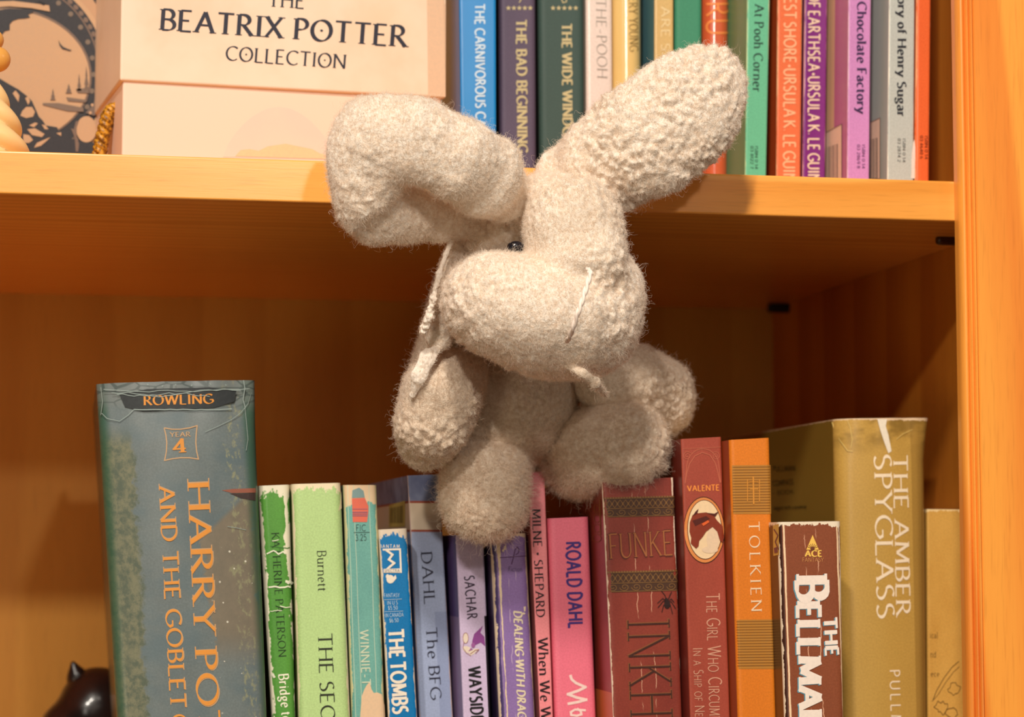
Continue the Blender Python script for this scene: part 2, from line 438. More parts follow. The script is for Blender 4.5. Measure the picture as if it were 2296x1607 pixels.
def page_block(face, depth, th, parent, drop=0.0, hard=False):
    global paper_m
    if paper_m is None:
        t = NT('page_paper'); nz = t.noise(t.scale(t.obj(), 3000, 20, 20), 1.0, 2)
        paper_m = t.done(t.mix(nz, rgb(235, 215, 180), rgb(196, 168, 128)), 0.8, 0.2)
    vs = []
    back = depth - (0.003 if hard else 0.0)
    fr = face.sag + face.rnd + th + 0.0006
    for z in (face.floor + drop + .0001, min(face.zl, face.zr) - drop - .0002):
        w = face.width(z); i = (th + .0003) / w
        for (u, d) in ((i, fr), (1 - i, fr), (1 - i, back), (i, back)):
            vs.append(face.pt(u, z, d))
    o = mesh_obj('page_block', vs, [(0, 3, 2, 1), (4, 5, 6, 7), (0, 1, 5, 4), (1, 2, 6, 5), (2, 3, 7, 6), (3, 0, 4, 7)], paper_m, parent)
    return o

def book_mat(name, base, w, side=None, base2=None, wear=0.0, wear_top=0.0, wearcol=(238, 222, 196), mott=0.06, rough=0.42, coat=0.0, grain=1500, cracks=0.0, crackcol=None, extra=None, uside=None, fray=0.0, right_wear=None, cloth=False):
    t = NT(name); uv = t.uv(); s = t.sep(uv); x, y = s[0], s[1]
    col = rgb(*base)
    nz = t.noise(t.scale(uv, 60, 30, 1), 1.0, 4, 0.6)
    b2 = base2 or [c * 0.86 for c in base]
    col = t.mix(t.math('MULTIPLY', t.step(nz, .3, .75), min(1, mott * 6)), col, rgb(*b2))
    if grain:
        g = t.noise(uv, grain, 2, .6)
        col = t.mix(t.math('MULTIPLY', t.step(g, .45, .7), .18), col, rgb(*[min(255, c * 1.14 + 8) for c in base]))
        col = t.mix(t.math('MULTIPLY', t.step(g, .55, .3), .18), col, rgb(*[c * .78 for c in base]))
    if extra: col = extra(t, x, y, uv, col)
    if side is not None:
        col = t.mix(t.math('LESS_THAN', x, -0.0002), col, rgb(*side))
    if wear or wear_top or cracks or fray:
        n1 = t.noise(t.scale(uv, 420, 170, 1), 1.0, 5, .72)
        n2 = t.noise(t.scale(uv, 160, 34, 1, (3.1, 0, 0)), 1.0, 3, .6)
        dl = t.math('ABSOLUTE', x); dr = t.math('ABSOLUTE', t.math('SUBTRACT', x, w))
        if right_wear is not None: dr = t.math('ADD', dr, -right_wear)
        dm = t.math('MINIMUM', dl, dr)
        if wear:
            thr = t.math('MULTIPLY', t.math('SUBTRACT', t.math('ADD', t.math('MULTIPLY', n1, .55), t.math('MULTIPLY', n2, .75)), .52), wear * .012)
            wm = t.math('LESS_THAN', dm, thr)
            col = t.mix(wm, col, rgb(*wearcol))
        if wear_top:
            thr = t.math('MULTIPLY', t.math('SUBTRACT', n1, .36), wear_top * .016)
            thr2 = t.math('ADD', thr, t.math('MULTIPLY', t.math('SUBTRACT', .0035, t.math('MINIMUM', dm, .0035)), wear_top * .7))
            col = t.mix(t.math('LESS_THAN', y, thr2), col, rgb(*wearcol))
        if cracks:
            cc = crackcol or wearcol
            for k in range(2):
                cx = w * (0.42 + .2 * k)
                wob = t.math('MULTIPLY', t.math('SUBTRACT', t.noise(t.scale(uv, 1, 90, 1, (k * 7.0, k * 3.0, 0)), 1.0, 4, .7), .5), .003)
                d = t.math('ABSOLUTE', t.math('SUBTRACT', t.math('SUBTRACT', x, cx), wob))
                gate = t.step(t.noise(t.scale(uv, 5, 60, 1, (0, k * 11.0 + 2, 0)), 1.0, 3, .6), .48, .56)
                m = t.math('MULTIPLY', t.math('LESS_THAN', d, .00012 * cracks), gate)
                col = t.mix(m, col, rgb(*cc))
    if cloth: t.bump(t.noise(uv, 2500, 2), .35, .0002)
    else: t.bump(t.noise(t.scale(uv, 90, 40, 1), 1.0, 3, .5), .12, .0006)
    return t.done(col, rough, .45, coat, .18)

def make_book(name, label, cat, group, face, depth, mat, hard=False, th=None, bumpf=None, rows=14):
    zt = (face.zl + face.zr) / 2
    base = face.pt(.5, face.floor, depth * .5)
    root = thing(name, base, label, cat, group)
    th = th or (0.0024 if hard else 0.0003)
    face.cov = cover_mesh(face, 'cover', depth, th, mat, root, rows=rows, bumpf=bumpf)
    page_block(face, depth, th, root, 0.003 if hard else 0.0, hard)
    # plane of the left board, for print seen on it
    p0 = face.pt(0, face.zl); p1 = face.pt(0, face.floor); p2 = face.pt(0, face.zl, .05)
    nrm = (p1 - p0).cross(p2 - p0).normalized()
    if nrm.x > 0: nrm = -nrm
    face.side_proj = lambda x, y, off: hit(x, y, p0 + nrm * off, nrm)
    return root
# ------------------------------------------------------------------ the bookcase
case = thing('bookcase', (0.17, 0.0, 1.0), 'varnished orange pine bookcase with fluted right upright, holding all the books', 'bookcase')
LT, DK = (255, 174, 92), (236, 134, 52)
m_front = pine('pine_shelf_edge', 'x', (254, 177, 82), (232, 146, 52), freq=120, centre=(.06, ZUP - .02), tilt=.015, rough=.30, coat=.35)
m_shelf = m_front
m_stile = pine('pine_upright', 'z', (252, 166, 68), (236, 132, 50), freq=31, centre=(0.249, .03), tilt=.09, rough=.30, coat=.35, warp=.001)
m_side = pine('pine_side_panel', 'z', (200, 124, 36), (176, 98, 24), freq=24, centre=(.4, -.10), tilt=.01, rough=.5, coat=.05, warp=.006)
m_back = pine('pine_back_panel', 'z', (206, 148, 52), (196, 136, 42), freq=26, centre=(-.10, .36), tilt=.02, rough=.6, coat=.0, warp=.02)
m_metal = NT('dark_metal').done(rgb(70, 58, 48), .35, .5, metal=.9)
m_black = NT('black_plastic').done(rgb(14, 10, 8), .5)

XS = P(2142, 600, 0.0).x               # inner edge of the upright
XP = P(2290, 600, 0.0).x               # inner face of the side panel
XLFT = -0.46
YB = 0.312                             # back panel
zt_, zb_ = ZUP, P(0, 434, 0).z
def shelf(z0, z1):
    pts = [(XLFT, 0), (XP, 0), (XP, YB), (XLFT, YB)]
    o = prism('shelf', pts, z0, z1, m_shelf, case); bevel(o, .0007, 3); return o
s1 = shelf(zb_, zt_)
s2 = shelf(ZLOW - (zt_ - zb_), ZLOW)
box('side_panel', XP, XP + .018, .0, YB + .006, 0.86, 1.72, m_side, case)
box('side_panel', XLFT - .018, XLFT, .0, YB + .006, 0.86, 1.72, m_side, case)
box('back_panel', XLFT, XP, YB, YB + .006, 0.86, 1.72, m_back, case)
# right upright, fixed on the carcass front, with beads routed along its inner edge
prof = [(XS, -.0001), (XS + .0001, -.0030)]
for (a, b, yy) in [(2154.5, 2170.5, -.0048), (2171.5, 2180, -.0058), (2181, 2190, -.0066)]:
    xa, xb = P(a, 600, yy).x, P(b, 600, yy).x
    for k in range(9):
        tt = k / 8
        prof.append((xa + (xb - xa) * tt, yy + .0008 - .0017 * sin(pi * tt) ** .7 - .0003 * tt))
    prof.append((xb + .00005, yy + .0012))
xe = P(2192, 600, -.0076).x
prof += [(xe, -.0070), (xe + .0004, -.0076), (XP + .030, -.0076), (XP + .030, -.0001)]
st = prism('upright', prof, 0.86, 1.72, m_stile, case)
# shelf pins
def pin(px, py, y, r, L, mat):
    a = P(px, py, y); vs, fs = [], []
    prf = [(0, .30), (.0, .75), (.06, .95), (.15, 1.0), (1.0, 1.0)]
    for (t, rr) in prf:
        for k in range(14):
            an = 2 * pi * k / 14
            vs.append((a.x + L * t, a.y + r * rr * cos(an), a.z + r * rr * sin(an)))
    for i in range(len(prf) - 1):
        for k in range(14): fs.append((i * 14 + k, i * 14 + (k + 1) % 14, (i + 1) * 14 + (k + 1) % 14, (i + 1) * 14 + k))
    fs.append(tuple(range(14)))
    o = mesh_obj('shelf_pin', vs, fs, mat, case, smooth=True); auto_normals(o); return o
ypin = .05
ypin = min(((abs(P(2106, 537, k * .001).z - zb_ + .0010), k * .001) for k in range(0, 120)))[1]
m_pin = NT('bronzed_metal').done(rgb(60, 36, 20), .3, .6, metal=.3)
pin(2100, 538, ypin, .0020, XP - P(2100, 536, ypin).x, m_pin)
pin(1722, 690, .285, .0024, XP - P(1722, 688, .285).x, m_black)
# ------------------------------------------------------------------ lower row of books
GL = 'books standing on the lower shelf'
def lower(L0, L1, R0, R1, y, **kw): return Face(L0, L1, R0, R1, y, floor=ZLOW, **kw)

# dark teal boy-wizard hardback
f = lower((216, 858), (262, 1607), (571, 850), (601, 1607), .034, rnd=.0035, sag=.0035)
W = f.width(CAMZ)
def hp_extra(t, x, y, uv, col):
    jag = t.noise(t.scale(uv, 260, 200, 1), 1.0, 5, .75)
    jag2 = t.noise(t.scale(uv, 40, 60, 1), 1.0, 3, .6)
    jj = t.math('ADD', t.math('MULTIPLY', t.math('SUBTRACT', jag, .5), .010), t.math('MULTIPLY', t.math('SUBTRACT', jag2, .5), .010))
    xx = t.math('ADD', x, jj)
    col = t.mix(t.math('MULTIPLY', t.step(jag2, .4, .66), .55), col, rgb(86, 106, 114))
    # foliage at the left
    fol = t.mix(t.step(jag, .38, .62), rgb(86, 96, 82), rgb(122, 122, 98))
    col = t.mix(t.math('MULTIPLY', t.step(xx, .0125, .0105), t.step(y, .014, .024)), col, fol)
    # tail-like grey-brown shape at the right
    cen = t.math('ADD', t.math('MULTIPLY', t.math('SUBTRACT', t.step(y, .045, .12), .5), .002), W - .0105)
    tail = t.step(t.math('ABSOLUTE', t.math('SUBTRACT', xx, cen)), .0100, .0085)
    tail = t.math('MULTIPLY', tail, t.step(t.math('ADD', y, t.math('MULTIPLY', t.math('SUBTRACT', x, W - .012), .9)), .046, .049))
    tail = t.math('MULTIPLY', tail, t.step(y, .105, .088))
    col = t.mix(tail, col, t.mix(jag, rgb(104, 100, 88), rgb(138, 126, 108)))
    wisp = t.math('MULTIPLY', t.step(t.math('ABSOLUTE', t.math('SUBTRACT', xx, W - .0070)), .0035, .002), t.step(t.noise(t.scale(uv, 500, 260, 1, (2, 1, 0)), 1, 4, .7), .50, .62))
    col = t.mix(t.math('MULTIPLY', wisp, .7), col, rgb(150, 150, 116))
    # green rim
    rim = t.step(t.math('MINIMUM', x, t.math('SUBTRACT', W, x)), .0050, .0012)
    col = t.mix(t.math('MULTIPLY', rim, .8), col, rgb(48, 88, 66))
    # crackled laminate at the head of the spine
    cv_ = t.n('ShaderNodeTexVoronoi'); cv_.feature = 'DISTANCE_TO_EDGE'; t.put(cv_.inputs['Vector'], t.scale(uv, .7, 1.5, 1)); cv_.inputs['Scale'].default_value = 170
    band = t.step(y, .011, .004)
    col = t.mix(t.math('MULTIPLY', band, .6), col, rgb(118, 124, 122))
    col = t.mix(t.math('MULTIPLY', t.math('MULTIPLY', t.step(cv_.outputs['Distance'], .07, .03), band), .7), col, rgb(60, 72, 70))
    # specks
    sp = t.n('ShaderNodeTexVoronoi'); t.put(sp.inputs['Vector'], uv); sp.inputs['Scale'].default_value = 260
    dot = t.math('LESS_THAN', sp.outputs['Distance'], .10)
    dot = t.math('MULTIPLY', dot, t.step(x, W * .62, W * .75))
    col = t.mix(t.math('MULTIPLY', dot, t.step(y, .05, .06)), col, rgb(210, 206, 190))
    # black title panel under the author
    return col
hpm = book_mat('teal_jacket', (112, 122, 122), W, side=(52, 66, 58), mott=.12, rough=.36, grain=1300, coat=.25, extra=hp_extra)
def hp_b(u, t, d):
    k = max(0, 1 - t * 12)
    return (.0007 * sin(u * 40) * k, .0010 * k + .0006 * k * sin(u * 23) )
hp = make_book('hardcover_book', 'thick dark teal hardback with orange embossed title, far left of the lower shelf', 'book', GL, f, .16, hpm, hard=True, bumpf=hp_b, rows=40)
OR = ink(226, 148, 62, .38); ORL = ink(196, 158, 118, .4)
sv = dict(thick=.17, thin=.045, serif=.15)
decal(f, 'lettering', place_text('HARRY PO', (420, 1079), (443, 1583), 49, thick=.165, thin=.06, serif=.17), ORL, hp, 1)
decal(f, 'lettering', place_text('HARRY PO', (421, 1080), (443, 1582), 47, thick=.125, thin=.03, serif=.14), OR, hp, 2)
decal(f, 'lettering', place_text('T', (445, 1593), (448, 1640), 46, **sv), OR, hp, 2)
decal(f, 'lettering', place_text('AND THE GOBLET', (356, 1089), (383, 1588), 35, thick=.165, thin=.065, serif=.16), ORL, hp, 1)
decal(f, 'lettering', place_text('AND THE GOBLET', (357, 1090), (383, 1587), 33, thick=.125, thin=.035, serif=.12), OR, hp, 2)
decal(f, 'lettering', place_text('OF', (385, 1602), (388, 1660), 33, thick=.125, thin=.035, serif=.12), OR, hp, 2)
decal(f, 'title_panel', [[(268, 884), (330, 872), (470, 868), (530, 876), (525, 900), (480, 914), (320, 922), (280, 912)]], ink(50, 54, 56, .34), hp, 1)
decal(f, 'lettering', place_text('ROWLING', (322, 908), (478, 904), 21, thick=.17, thin=.05, serif=.10), OR, hp, 2)
fr = line_px([(368, 959), (385, 962), (405, 962), (425, 959), (442, 954), (440, 972), (439, 992), (441, 1012), (445, 1029), (425, 1026), (405, 1026), (387, 1028), (369, 1032), (373, 1012), (374, 992), (372, 975), (368, 959)], 2.6)
decal(f, 'emblem', fr + place_text('YEAR', (381, 979), (427, 978), 10, thick=.16, thin=.1, serif=.1), ORL, hp, 1)
decal(f, 'emblem', place_text('4', (389, 1015), (419, 1013), 29, thick=.18, thin=.08, serif=.18), OR, hp, 2)
# creases pressed into the laminated jacket
random.seed(5)
def crease(x0, x1, y, amp, n=16, wd=1.6):
    pts = []; yy = 0
    for i in range(n + 1):
        yy += random.uniform(-1, 1) * amp; yy *= .85
        pts.append((x0 + (x1 - x0) * i / n, y + yy))
    return line_px(pts, wd)
cr = crease(232, 560, 872, 3) + crease(262, 470, 886, 4) + crease(250, 540, 880, 5) + crease(300, 520, 918, 1.2, wd=2.4) + line_px([(300, 918), (288, 930), (268, 944), (240, 938), (228, 926)], 1.6)
cr += line_px([(564, 880), (556, 905), (540, 925), (520, 940), (490, 955), (460, 968)], 1.3) + line_px([(548, 905), (552, 940), (556, 985), (552, 1010)], 1.2)
cr += line_px([(546, 852), (549, 870), (545, 895), (550, 915)], 2.0) + line_px([(226, 868), (230, 900), (226, 930)], 1.4)
for xx in (330, 363, 392, 428, 470, 505): cr += crease(xx, xx + 3, 862, 3, 3, 1.2)
cr += line_px([(xx_, y_) for xx_, y_ in ((510, 1180), (530, 1183), (552, 1188))], 1.2)
decal(f, 'crease', cr, ink(150, 164, 160, .3), hp, 3)
decal(f, 'feather_print', [[(497, 1099), (520, 1096), (573, 1094), (574, 1104), (520, 1105)]], ink(150, 90, 72), hp, 1)
decal(f, 'feather_print', [[(515, 1106), (573, 1105), (573, 1122), (540, 1117)]], ink(66, 52, 50), hp, 1)

# green tall paperback
f = lower((578, 1089), (610, 1607), (650, 1086), (664, 1607), .048, rnd=.003)
W = f.width(CAMZ - .03)
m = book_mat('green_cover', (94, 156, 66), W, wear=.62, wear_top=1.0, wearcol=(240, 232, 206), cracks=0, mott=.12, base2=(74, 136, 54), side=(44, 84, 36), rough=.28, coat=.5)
b = make_book('paperback_book', 'battered leaf-green paperback with cracked white-edged spine, right of the teal hardback', 'book', GL, f, .12, m)
DKG = ink(24, 44, 20)
decal(f, 'lettering', place_text('KATHERINE PATERSON', (608.5, 1194), (625, 1473), 17, **LIGHT), DKG, b)
decal(f, 'lettering', place_text('Bridge to', (624.5, 1511), (633, 1618), 22, thick=.15, thin=.06, serif=.08), ink(245, 240, 215), b)
decal(f, 'crease', crease(598, 640, 1243, 5, 8, 3) + crease(602, 652, 1316, 3, 8, 3.4) + crease(640, 656, 1306, 4, 5, 6) + crease(606, 632, 1369, 2, 6, 1.5) + crease(628, 654, 1358, 2, 6, 2) + crease(604, 616, 1516, 4, 6, 5) + crease(610, 625, 1212, 2, 4, 1.6), ink(240, 238, 212), b, 2)
decal(f, 'crease', crease(606, 650, 1222, 4, 8, 2.4), ink(62, 120, 46), b, 1)

# pale green paperback
f = lower((655, 1085), (671, 1607), (765, 1082), (787, 1607), .044, rnd=.003)
W = f.width(CAMZ - .03)
m = book_mat('pale_green_cover', (184, 214, 142), W, wear=.30, wear_top=.75, wearcol=(240, 224, 188), mott=.05, side=(96, 112, 56), rough=.42, coat=.15)
b = make_book('paperback_book', 'pale green paperback with black lettering and scuffed top corners', 'book', GL, f, .13, m)
decal(f, 'lettering', place_text('Burnett', (711, 1234), (713.5, 1325), 20, **LIGHT), ink(34, 40, 24), b)
decal(f, 'lettering', place_text('THE SEC', (713, 1420), (720, 1611), 31, thick=.11, thin=.045, serif=.12), ink(40, 44, 30), b)
decal(f, 'torn_edge', [[(765, 1100), (766, 1140), (758, 1146), (762, 1130)]], ink(236, 226, 180), b)

# worn turquoise paperback
f = lower((770, 1087), (789, 1607), (845, 1087), (864, 1607), .048, rnd=.002)
W = f.width(CAMZ - .03)
def turq(t, x, y, uv, col):
    n1 = t.noise(t.scale(uv, 150, 110, 1), 1.0, 5, .65)
    thr = t.math('ADD', t.math('MULTIPLY', t.math('SUBTRACT', n1, .45), .02), .0045)
    k = t.math('ADD', thr, t.math('MULTIPLY', t.math('ABSOLUTE', t.math('SUBTRACT', x, W * .45)), .5))
    col = t.mix(t.math('LESS_THAN', y, k), col, rgb(226, 196, 158))
    for c_ in (.30, .76, .12):
        wob = t.math('MULTIPLY', t.math('SUBTRACT', t.noise(t.scale(uv, 1, 50, 1, (c_ * 9, 0, 0)), 1.0, 3, .6), .5), .0006)
        d = t.math('ABSOLUTE', t.math('SUBTRACT', t.math('ADD', x, wob), W * c_))
        col = t.mix(t.math('MULTIPLY', t.math('LESS_THAN', d, .00013), .75), col, rgb(190, 206, 180))
    return col
m = book_mat('turquoise_cover', (112, 172, 160), W, wear=.38, wearcol=(214, 206, 160), base2=(92, 150, 146), mott=.13, rough=.45, extra=turq, side=(60, 84, 74))
b = make_book('paperback_book', 'worn turquoise paperback with a red sticker and torn spine', 'book', GL, f, .11, m)
decal(f, 'sticker', [[(789, 1117), (818, 1116), (826, 1134), (826, 1146), (823, 1170), (791, 1170)]], ink(222, 106, 84), b)
decal(f, 'sticker_print', [q for yy in (1141, 1148, 1152, 1156) for q in line_px([(790, yy), (824, yy)], 1.3 if yy > 1142 else .9)], ink(100, 92, 130), b, 2)
decal(f, 'sticker', [[(790, 1099), (805, 1093), (815, 1100), (818, 1115), (789, 1116)]], ink(124, 152, 152), b)
decal(f, 'lettering', place_text('FIC', (798, 1190), (820, 1190), 14, **LSANS) + line_px([(793, 1193.5), (829, 1193)], 1) + place_text('3.25', (797, 1212), (822, 1211), 14, **LSANS), ink(30, 40, 38), b)
decal(f, 'lettering', place_text('WINNIE-T', (807, 1412), (812, 1537), 19, thick=.13, thin=.1, serif=0), ink(206, 214, 186), b)
decal(f, 'torn_paper', [[(811, 1560), (817, 1545), (822, 1536), (829, 1528), (833, 1545), (838, 1553), (846, 1552), (856, 1556), (862, 1580), (866, 1640), (806, 1640), (808, 1600)]], ink(226, 192, 156, .8), b)

# bright blue small paperback
f = lower((849, 1187), (871, 1607), (913, 1184), (936, 1607), .047, rnd=.0012)
W = f.width(CAMZ - .03)
m = book_mat('blue_cover', (0, 116, 178), W, wear=.30, wear_top=.8, wearcol=(224, 206, 184), mott=.05, base2=(0, 100, 160), side=(70, 64, 40), rough=.35, coat=.3)
b = make_book('paperback_book', 'small bright blue paperback with white title and square emblem, scuffed pale edges', 'book', GL, f, .105, m)
WH = ink(238, 226, 208)
decal(f, 'lettering', place_text('BANTAM', (851, 1228), (896, 1228), 7.5, thick=.14, thin=.12, serif=0, gap=.3), WH, b)
decal(f, 'emblem', line_px([(858, 1232), (897, 1231), (899, 1282), (860, 1282)], 4), WH, b, 1)
decal(f, 'emblem', [[(860, 1275), (899, 1274), (899, 1283), (860, 1283)]], WH, b, 2)
decal(f, 'emblem', line_px([(866, 1233), (880, 1243), (872, 1254), (884, 1262), (872, 1272), (866, 1278)], 5), WH, b, 2)
decal(f, 'lettering', place_text('SPECTRA', (862, 1282), (896, 1281.5), 6, **LSANS), ink(30, 70, 110), b, 3)
decal(f, 'emblem', [ell(875, 1298, 8.5, 9.5), ell(869, 1292, 4, 5), [(877, 1300), (887, 1288), (889, 1296), (880, 1307)]] , WH, b)
tx = place_text('FANTASY', (861, 1339), (896, 1338), 8.5, **SANS) + line_px([(861, 1344), (901, 1342.5)], 1)
tx += place_text('IN U S', (868, 1355.5), (892, 1354.5), 8.5, **SANS) + place_text('$5.50', (870, 1367), (892, 1366), 8.5, **SANS) + line_px([(862, 1371), (904, 1369.5)], 1)
tx += place_text('IN CANADA', (864, 1383.5), (905, 1381.5), 8.5, **SANS) + place_text('$6.50', (873, 1395), (894, 1394), 8.5, **SANS)
decal(f, 'lettering', tx, ink(176, 200, 214), b)
decal(f, 'lettering', place_text('THE TOMBS', (871, 1411), (882, 1600), 32, thick=.22, thin=.15, serif=.12, gap=.08, space=.2), WH, b)

# grey-blue paperback
f = lower((914, 1066), (941, 1607), (985, 1063), (1015.5, 1607), .066, rnd=.0007)
W = f.width(CAMZ - .03)
def bfg(t, x, y, uv, col):
    n = t.noise(t.scale(uv, 70, 70, 1), 1.0, 3, .6)
    col = t.mix(t.math('LESS_THAN', y, .0101), col, t.mix(t.step(n, .35, .65), rgb(96, 104, 138), rgb(134, 144, 174)))
    top = t.math('MULTIPLY', t.math('GREATER_THAN', y, .0101), t.math('LESS_THAN', y, .0211))
    col = t.mix(top, col, rgb(222, 202, 176))
    for yy in (.0101, .0211):
        col = t.mix(t.math('LESS_THAN', t.math('ABSOLUTE', t.math('SUBTRACT', y, yy)), .00042), col, rgb(160, 74, 52))
    r = t.math('MULTIPLY', t.math('GREATER_THAN', x, W * .62), t.math('GREATER_THAN', y, .052))
    return t.mix(t.math('MULTIPLY', r, .5), col, rgb(128, 140, 176))
m = book_mat('grey_blue_cover', (166, 178, 208), W, mott=.05, rough=.4, extra=bfg, wear=.14, wearcol=(226, 198, 190))
b = make_book('paperback_book', 'grey-blue paperback with a cream band between two red lines near its top', 'book', GL, f, .12, m)
decal(f, 'lettering', place_text('DAHL', (944, 1237), (952, 1355), 24, thick=.10, thin=.055, serif=.11), ink(28, 26, 48), b)
decal(f, 'lettering', place_text('The BFG', (955, 1407), (966, 1568), 24, thick=.10, thin=.055, serif=.11), ink(28, 26, 48), b)
def side_strip(face, px0, px1, y0, y1):  # a slanted patch on the left board
    return [(px0, y0), (px1, y1)]
decal(f, 'barcode_panel', [[(872, 1132), (908, 1122), (908, 1180), (872, 1182)]], ink(200, 178, 96), b, 1, side=True)
decal(f, 'barcode', [q for k in range(9) for q in line_px([(875 + k * 3.4, 1139 - k * .8), (875 + k * 3.4, 1172)], .9 + .6 * (k % 2))], ink(50, 40, 30), b, 2, side=True)

# lavender paperback
f = lower((1022, 1199), (1039, 1607), (1084, 1199), (1101, 1607), .052, rnd=.0007)
W = f.width(CAMZ - .04)
def lav(t, x, y, uv, col):
    k = t.math('MULTIPLY', t.math('LESS_THAN', x, -.0003), t.math('LESS_THAN', y, .031))
    col = t.mix(t.math('LESS_THAN', x, -.0003), col, rgb(150, 122, 160))
    col = t.mix(k, col, rgb(104, 82, 136))
    r = t.math('MULTIPLY', t.math('GREATER_THAN', x, W - .0010), t.math('GREATER_THAN', y, .0305))
    return t.mix(r, col, rgb(30, 24, 30))
m = book_mat('lavender_cover', (208, 188, 220), W, mott=.04, rough=.4, extra=lav)
b = make_book('paperback_book', 'pale lavender paperback with a purple bird drawing and dark narrow lettering', 'book', GL, f, .12, m)
decal(f, 'lettering', place_text('SACHAR', (1041, 1291), (1048, 1388), 22, thick=.15, thin=.11, serif=.03, gap=.16), ink(40, 22, 48), b)
decal(f, 'lettering', place_text('WAYSIDE', (1050, 1495), (1057, 1618), 27, thick=.22, thin=.13, serif=.08), ink(18, 14, 18), b)
decal(f, 'bird_drawing', [[(1059, 1436), (1063, 1421), (1083, 1402), (1077, 1418), (1086, 1427), (1088, 1449), (1078, 1440), (1066, 1446), (1058, 1447)]], ink(138, 66, 140), b)
decal(f, 'bird_drawing', [ell(1061, 1446, 4.5, 6, 14), [(1056, 1452), (1050, 1460), (1060, 1456)]], ink(158, 88, 152), b, 2)
decal(f, 'glove_drawing', [ell(1044, 1430, 6, 12, 18, .1), ell(1048, 1456, 11, 7, 18, .5), [(1052, 1462), (1064, 1454), (1074, 1454), (1062, 1466), (1054, 1470)]], ink(232, 214, 196), b)
decal(f, 'glove_drawing', ring(1044, 1430, 6, 12, .9, 18) + line_px([(1040, 1440), (1038, 1452), (1046, 1464), (1056, 1470)], .9) + line_px([(1054, 1466), (1066, 1457), (1074, 1456), (1066, 1465)], 1.2), ink(150, 80, 60), b, 2)

# worn violet paperback
f = lower((1101, 1197), (1122, 1607), (1181, 1195), (1202, 1607), .042, rnd=.0028)
W = f.width(CAMZ - .04)
def vio(t, x, y, uv, col):
    n = t.noise(t.scale(uv, 500, 120, 1), 1.0, 4, .7)
    xx = t.math('ADD', x, t.math('MULTIPLY', t.math('SUBTRACT', n, .5), .0016))
    col = t.mix(t.math('LESS_THAN', t.math('ABSOLUTE', t.math('SUBTRACT', xx, .0026)), t.math('ADD', .00018, t.math('MULTIPLY', t.step(y, .045, .0), .00045))), col, rgb(226, 202, 168))
    col = t.mix(t.math('LESS_THAN', xx, .0016), col, rgb(70, 52, 108))
    return col
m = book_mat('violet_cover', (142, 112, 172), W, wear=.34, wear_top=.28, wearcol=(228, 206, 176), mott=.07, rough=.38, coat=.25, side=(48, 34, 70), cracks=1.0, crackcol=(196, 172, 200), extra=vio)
b = make_book('paperback_book', 'worn violet paperback with slanted cream lettering, right of the lavender one', 'book', GL, f, .11, m)
decal(f, 'lettering', place_text('Fiction', (1140, 1280), (1171, 1281), 10, **LSANS), ink(50, 30, 70), b)
decal(f, 'lettering', line_px([(1121, 1250), (1180, 1246)], 1.6), ink(84, 38, 92), b)
decal(f, 'emblem', line_px([(1147, 1265), (1151, 1250), (1155, 1232), (1160, 1226), (1164, 1232), (1162, 1240), (1156, 1243)], 2), ink(84, 38, 92), b)
decal(f, 'lettering', place_text('DEALING WITH DRAG', (1152, 1369), (1161.5, 1610), 18, thick=.22, thin=.10, serif=.08, slant=.15), ink(228, 212, 180), b)
decal(f, 'scuff', [ell(1128, 1234, 2.6, 3, 8), [(1130, 1224), (1135, 1222), (1134, 1232), (1129, 1233)], ell(1174, 1375, 4, 2.4, 8), [(1174, 1360), (1179, 1359), (1178, 1370), (1175, 1370)]], ink(230, 208, 178), b)

# thin pink book
f = lower((1183, 1058), (1211, 1607), (1221, 1057), (1240, 1607), .040, rnd=.0005)
W = f.width(CAMZ)
m = book_mat('soft_pink_cover', (242, 142, 148), W, mott=.03, rough=.42, side=(150, 84, 84))
b = make_book('paperback_book', 'thin soft-pink paperback between the toy\'s feet, with small black lettering', 'book', GL, f, .12, m)
decal(f, 'lettering', place_text('MILNE * SHEPARD', (1193, 1141), (1203, 1384), 18.5, **SERIF), ink(44, 20, 26), b)
decal(f, 'lettering', place_text('When We W', (1206, 1430), (1213.5, 1614), 22, thick=.15, thin=.06, serif=.10), ink(36, 18, 22), b)

# bright pink book
f = lower((1229, 1162), (1246, 1607), (1321, 1158), (1338, 1607), .040, rnd=.0022)
W = f.width(CAMZ - .02)
m = book_mat('hot_pink_cover', (238, 116, 138), W, mott=.03, rough=.40, coat=.1, side=(220, 92, 110))
b = make_book('paperback_book', 'bright pink paperback with dark blue capital lettering', 'book', GL, f, .12, m)
decal(f, 'lettering', place_text('ROALD DAHL', (1269, 1215), (1276, 1408), 31, thick=.20, thin=.17, serif=0), ink(64, 40, 122), b)
def r7(pts): return [(1150 + x * .4089, 950 + y * .4089) for x, y in pts]
decal(f, 'lettering', line_px(r7([(315, 1376), (322, 1400), (345, 1420), (398, 1443), (360, 1462), (302, 1482), (350, 1500), (402, 1512), (360, 1524), (300, 1535)]), 6) + line_px(r7([(352, 1560), (372, 1575), (376, 1592), (352, 1600), (320, 1596), (318, 1580), (340, 1566), (400, 1570)]), 5), ink(244, 214, 206), b)

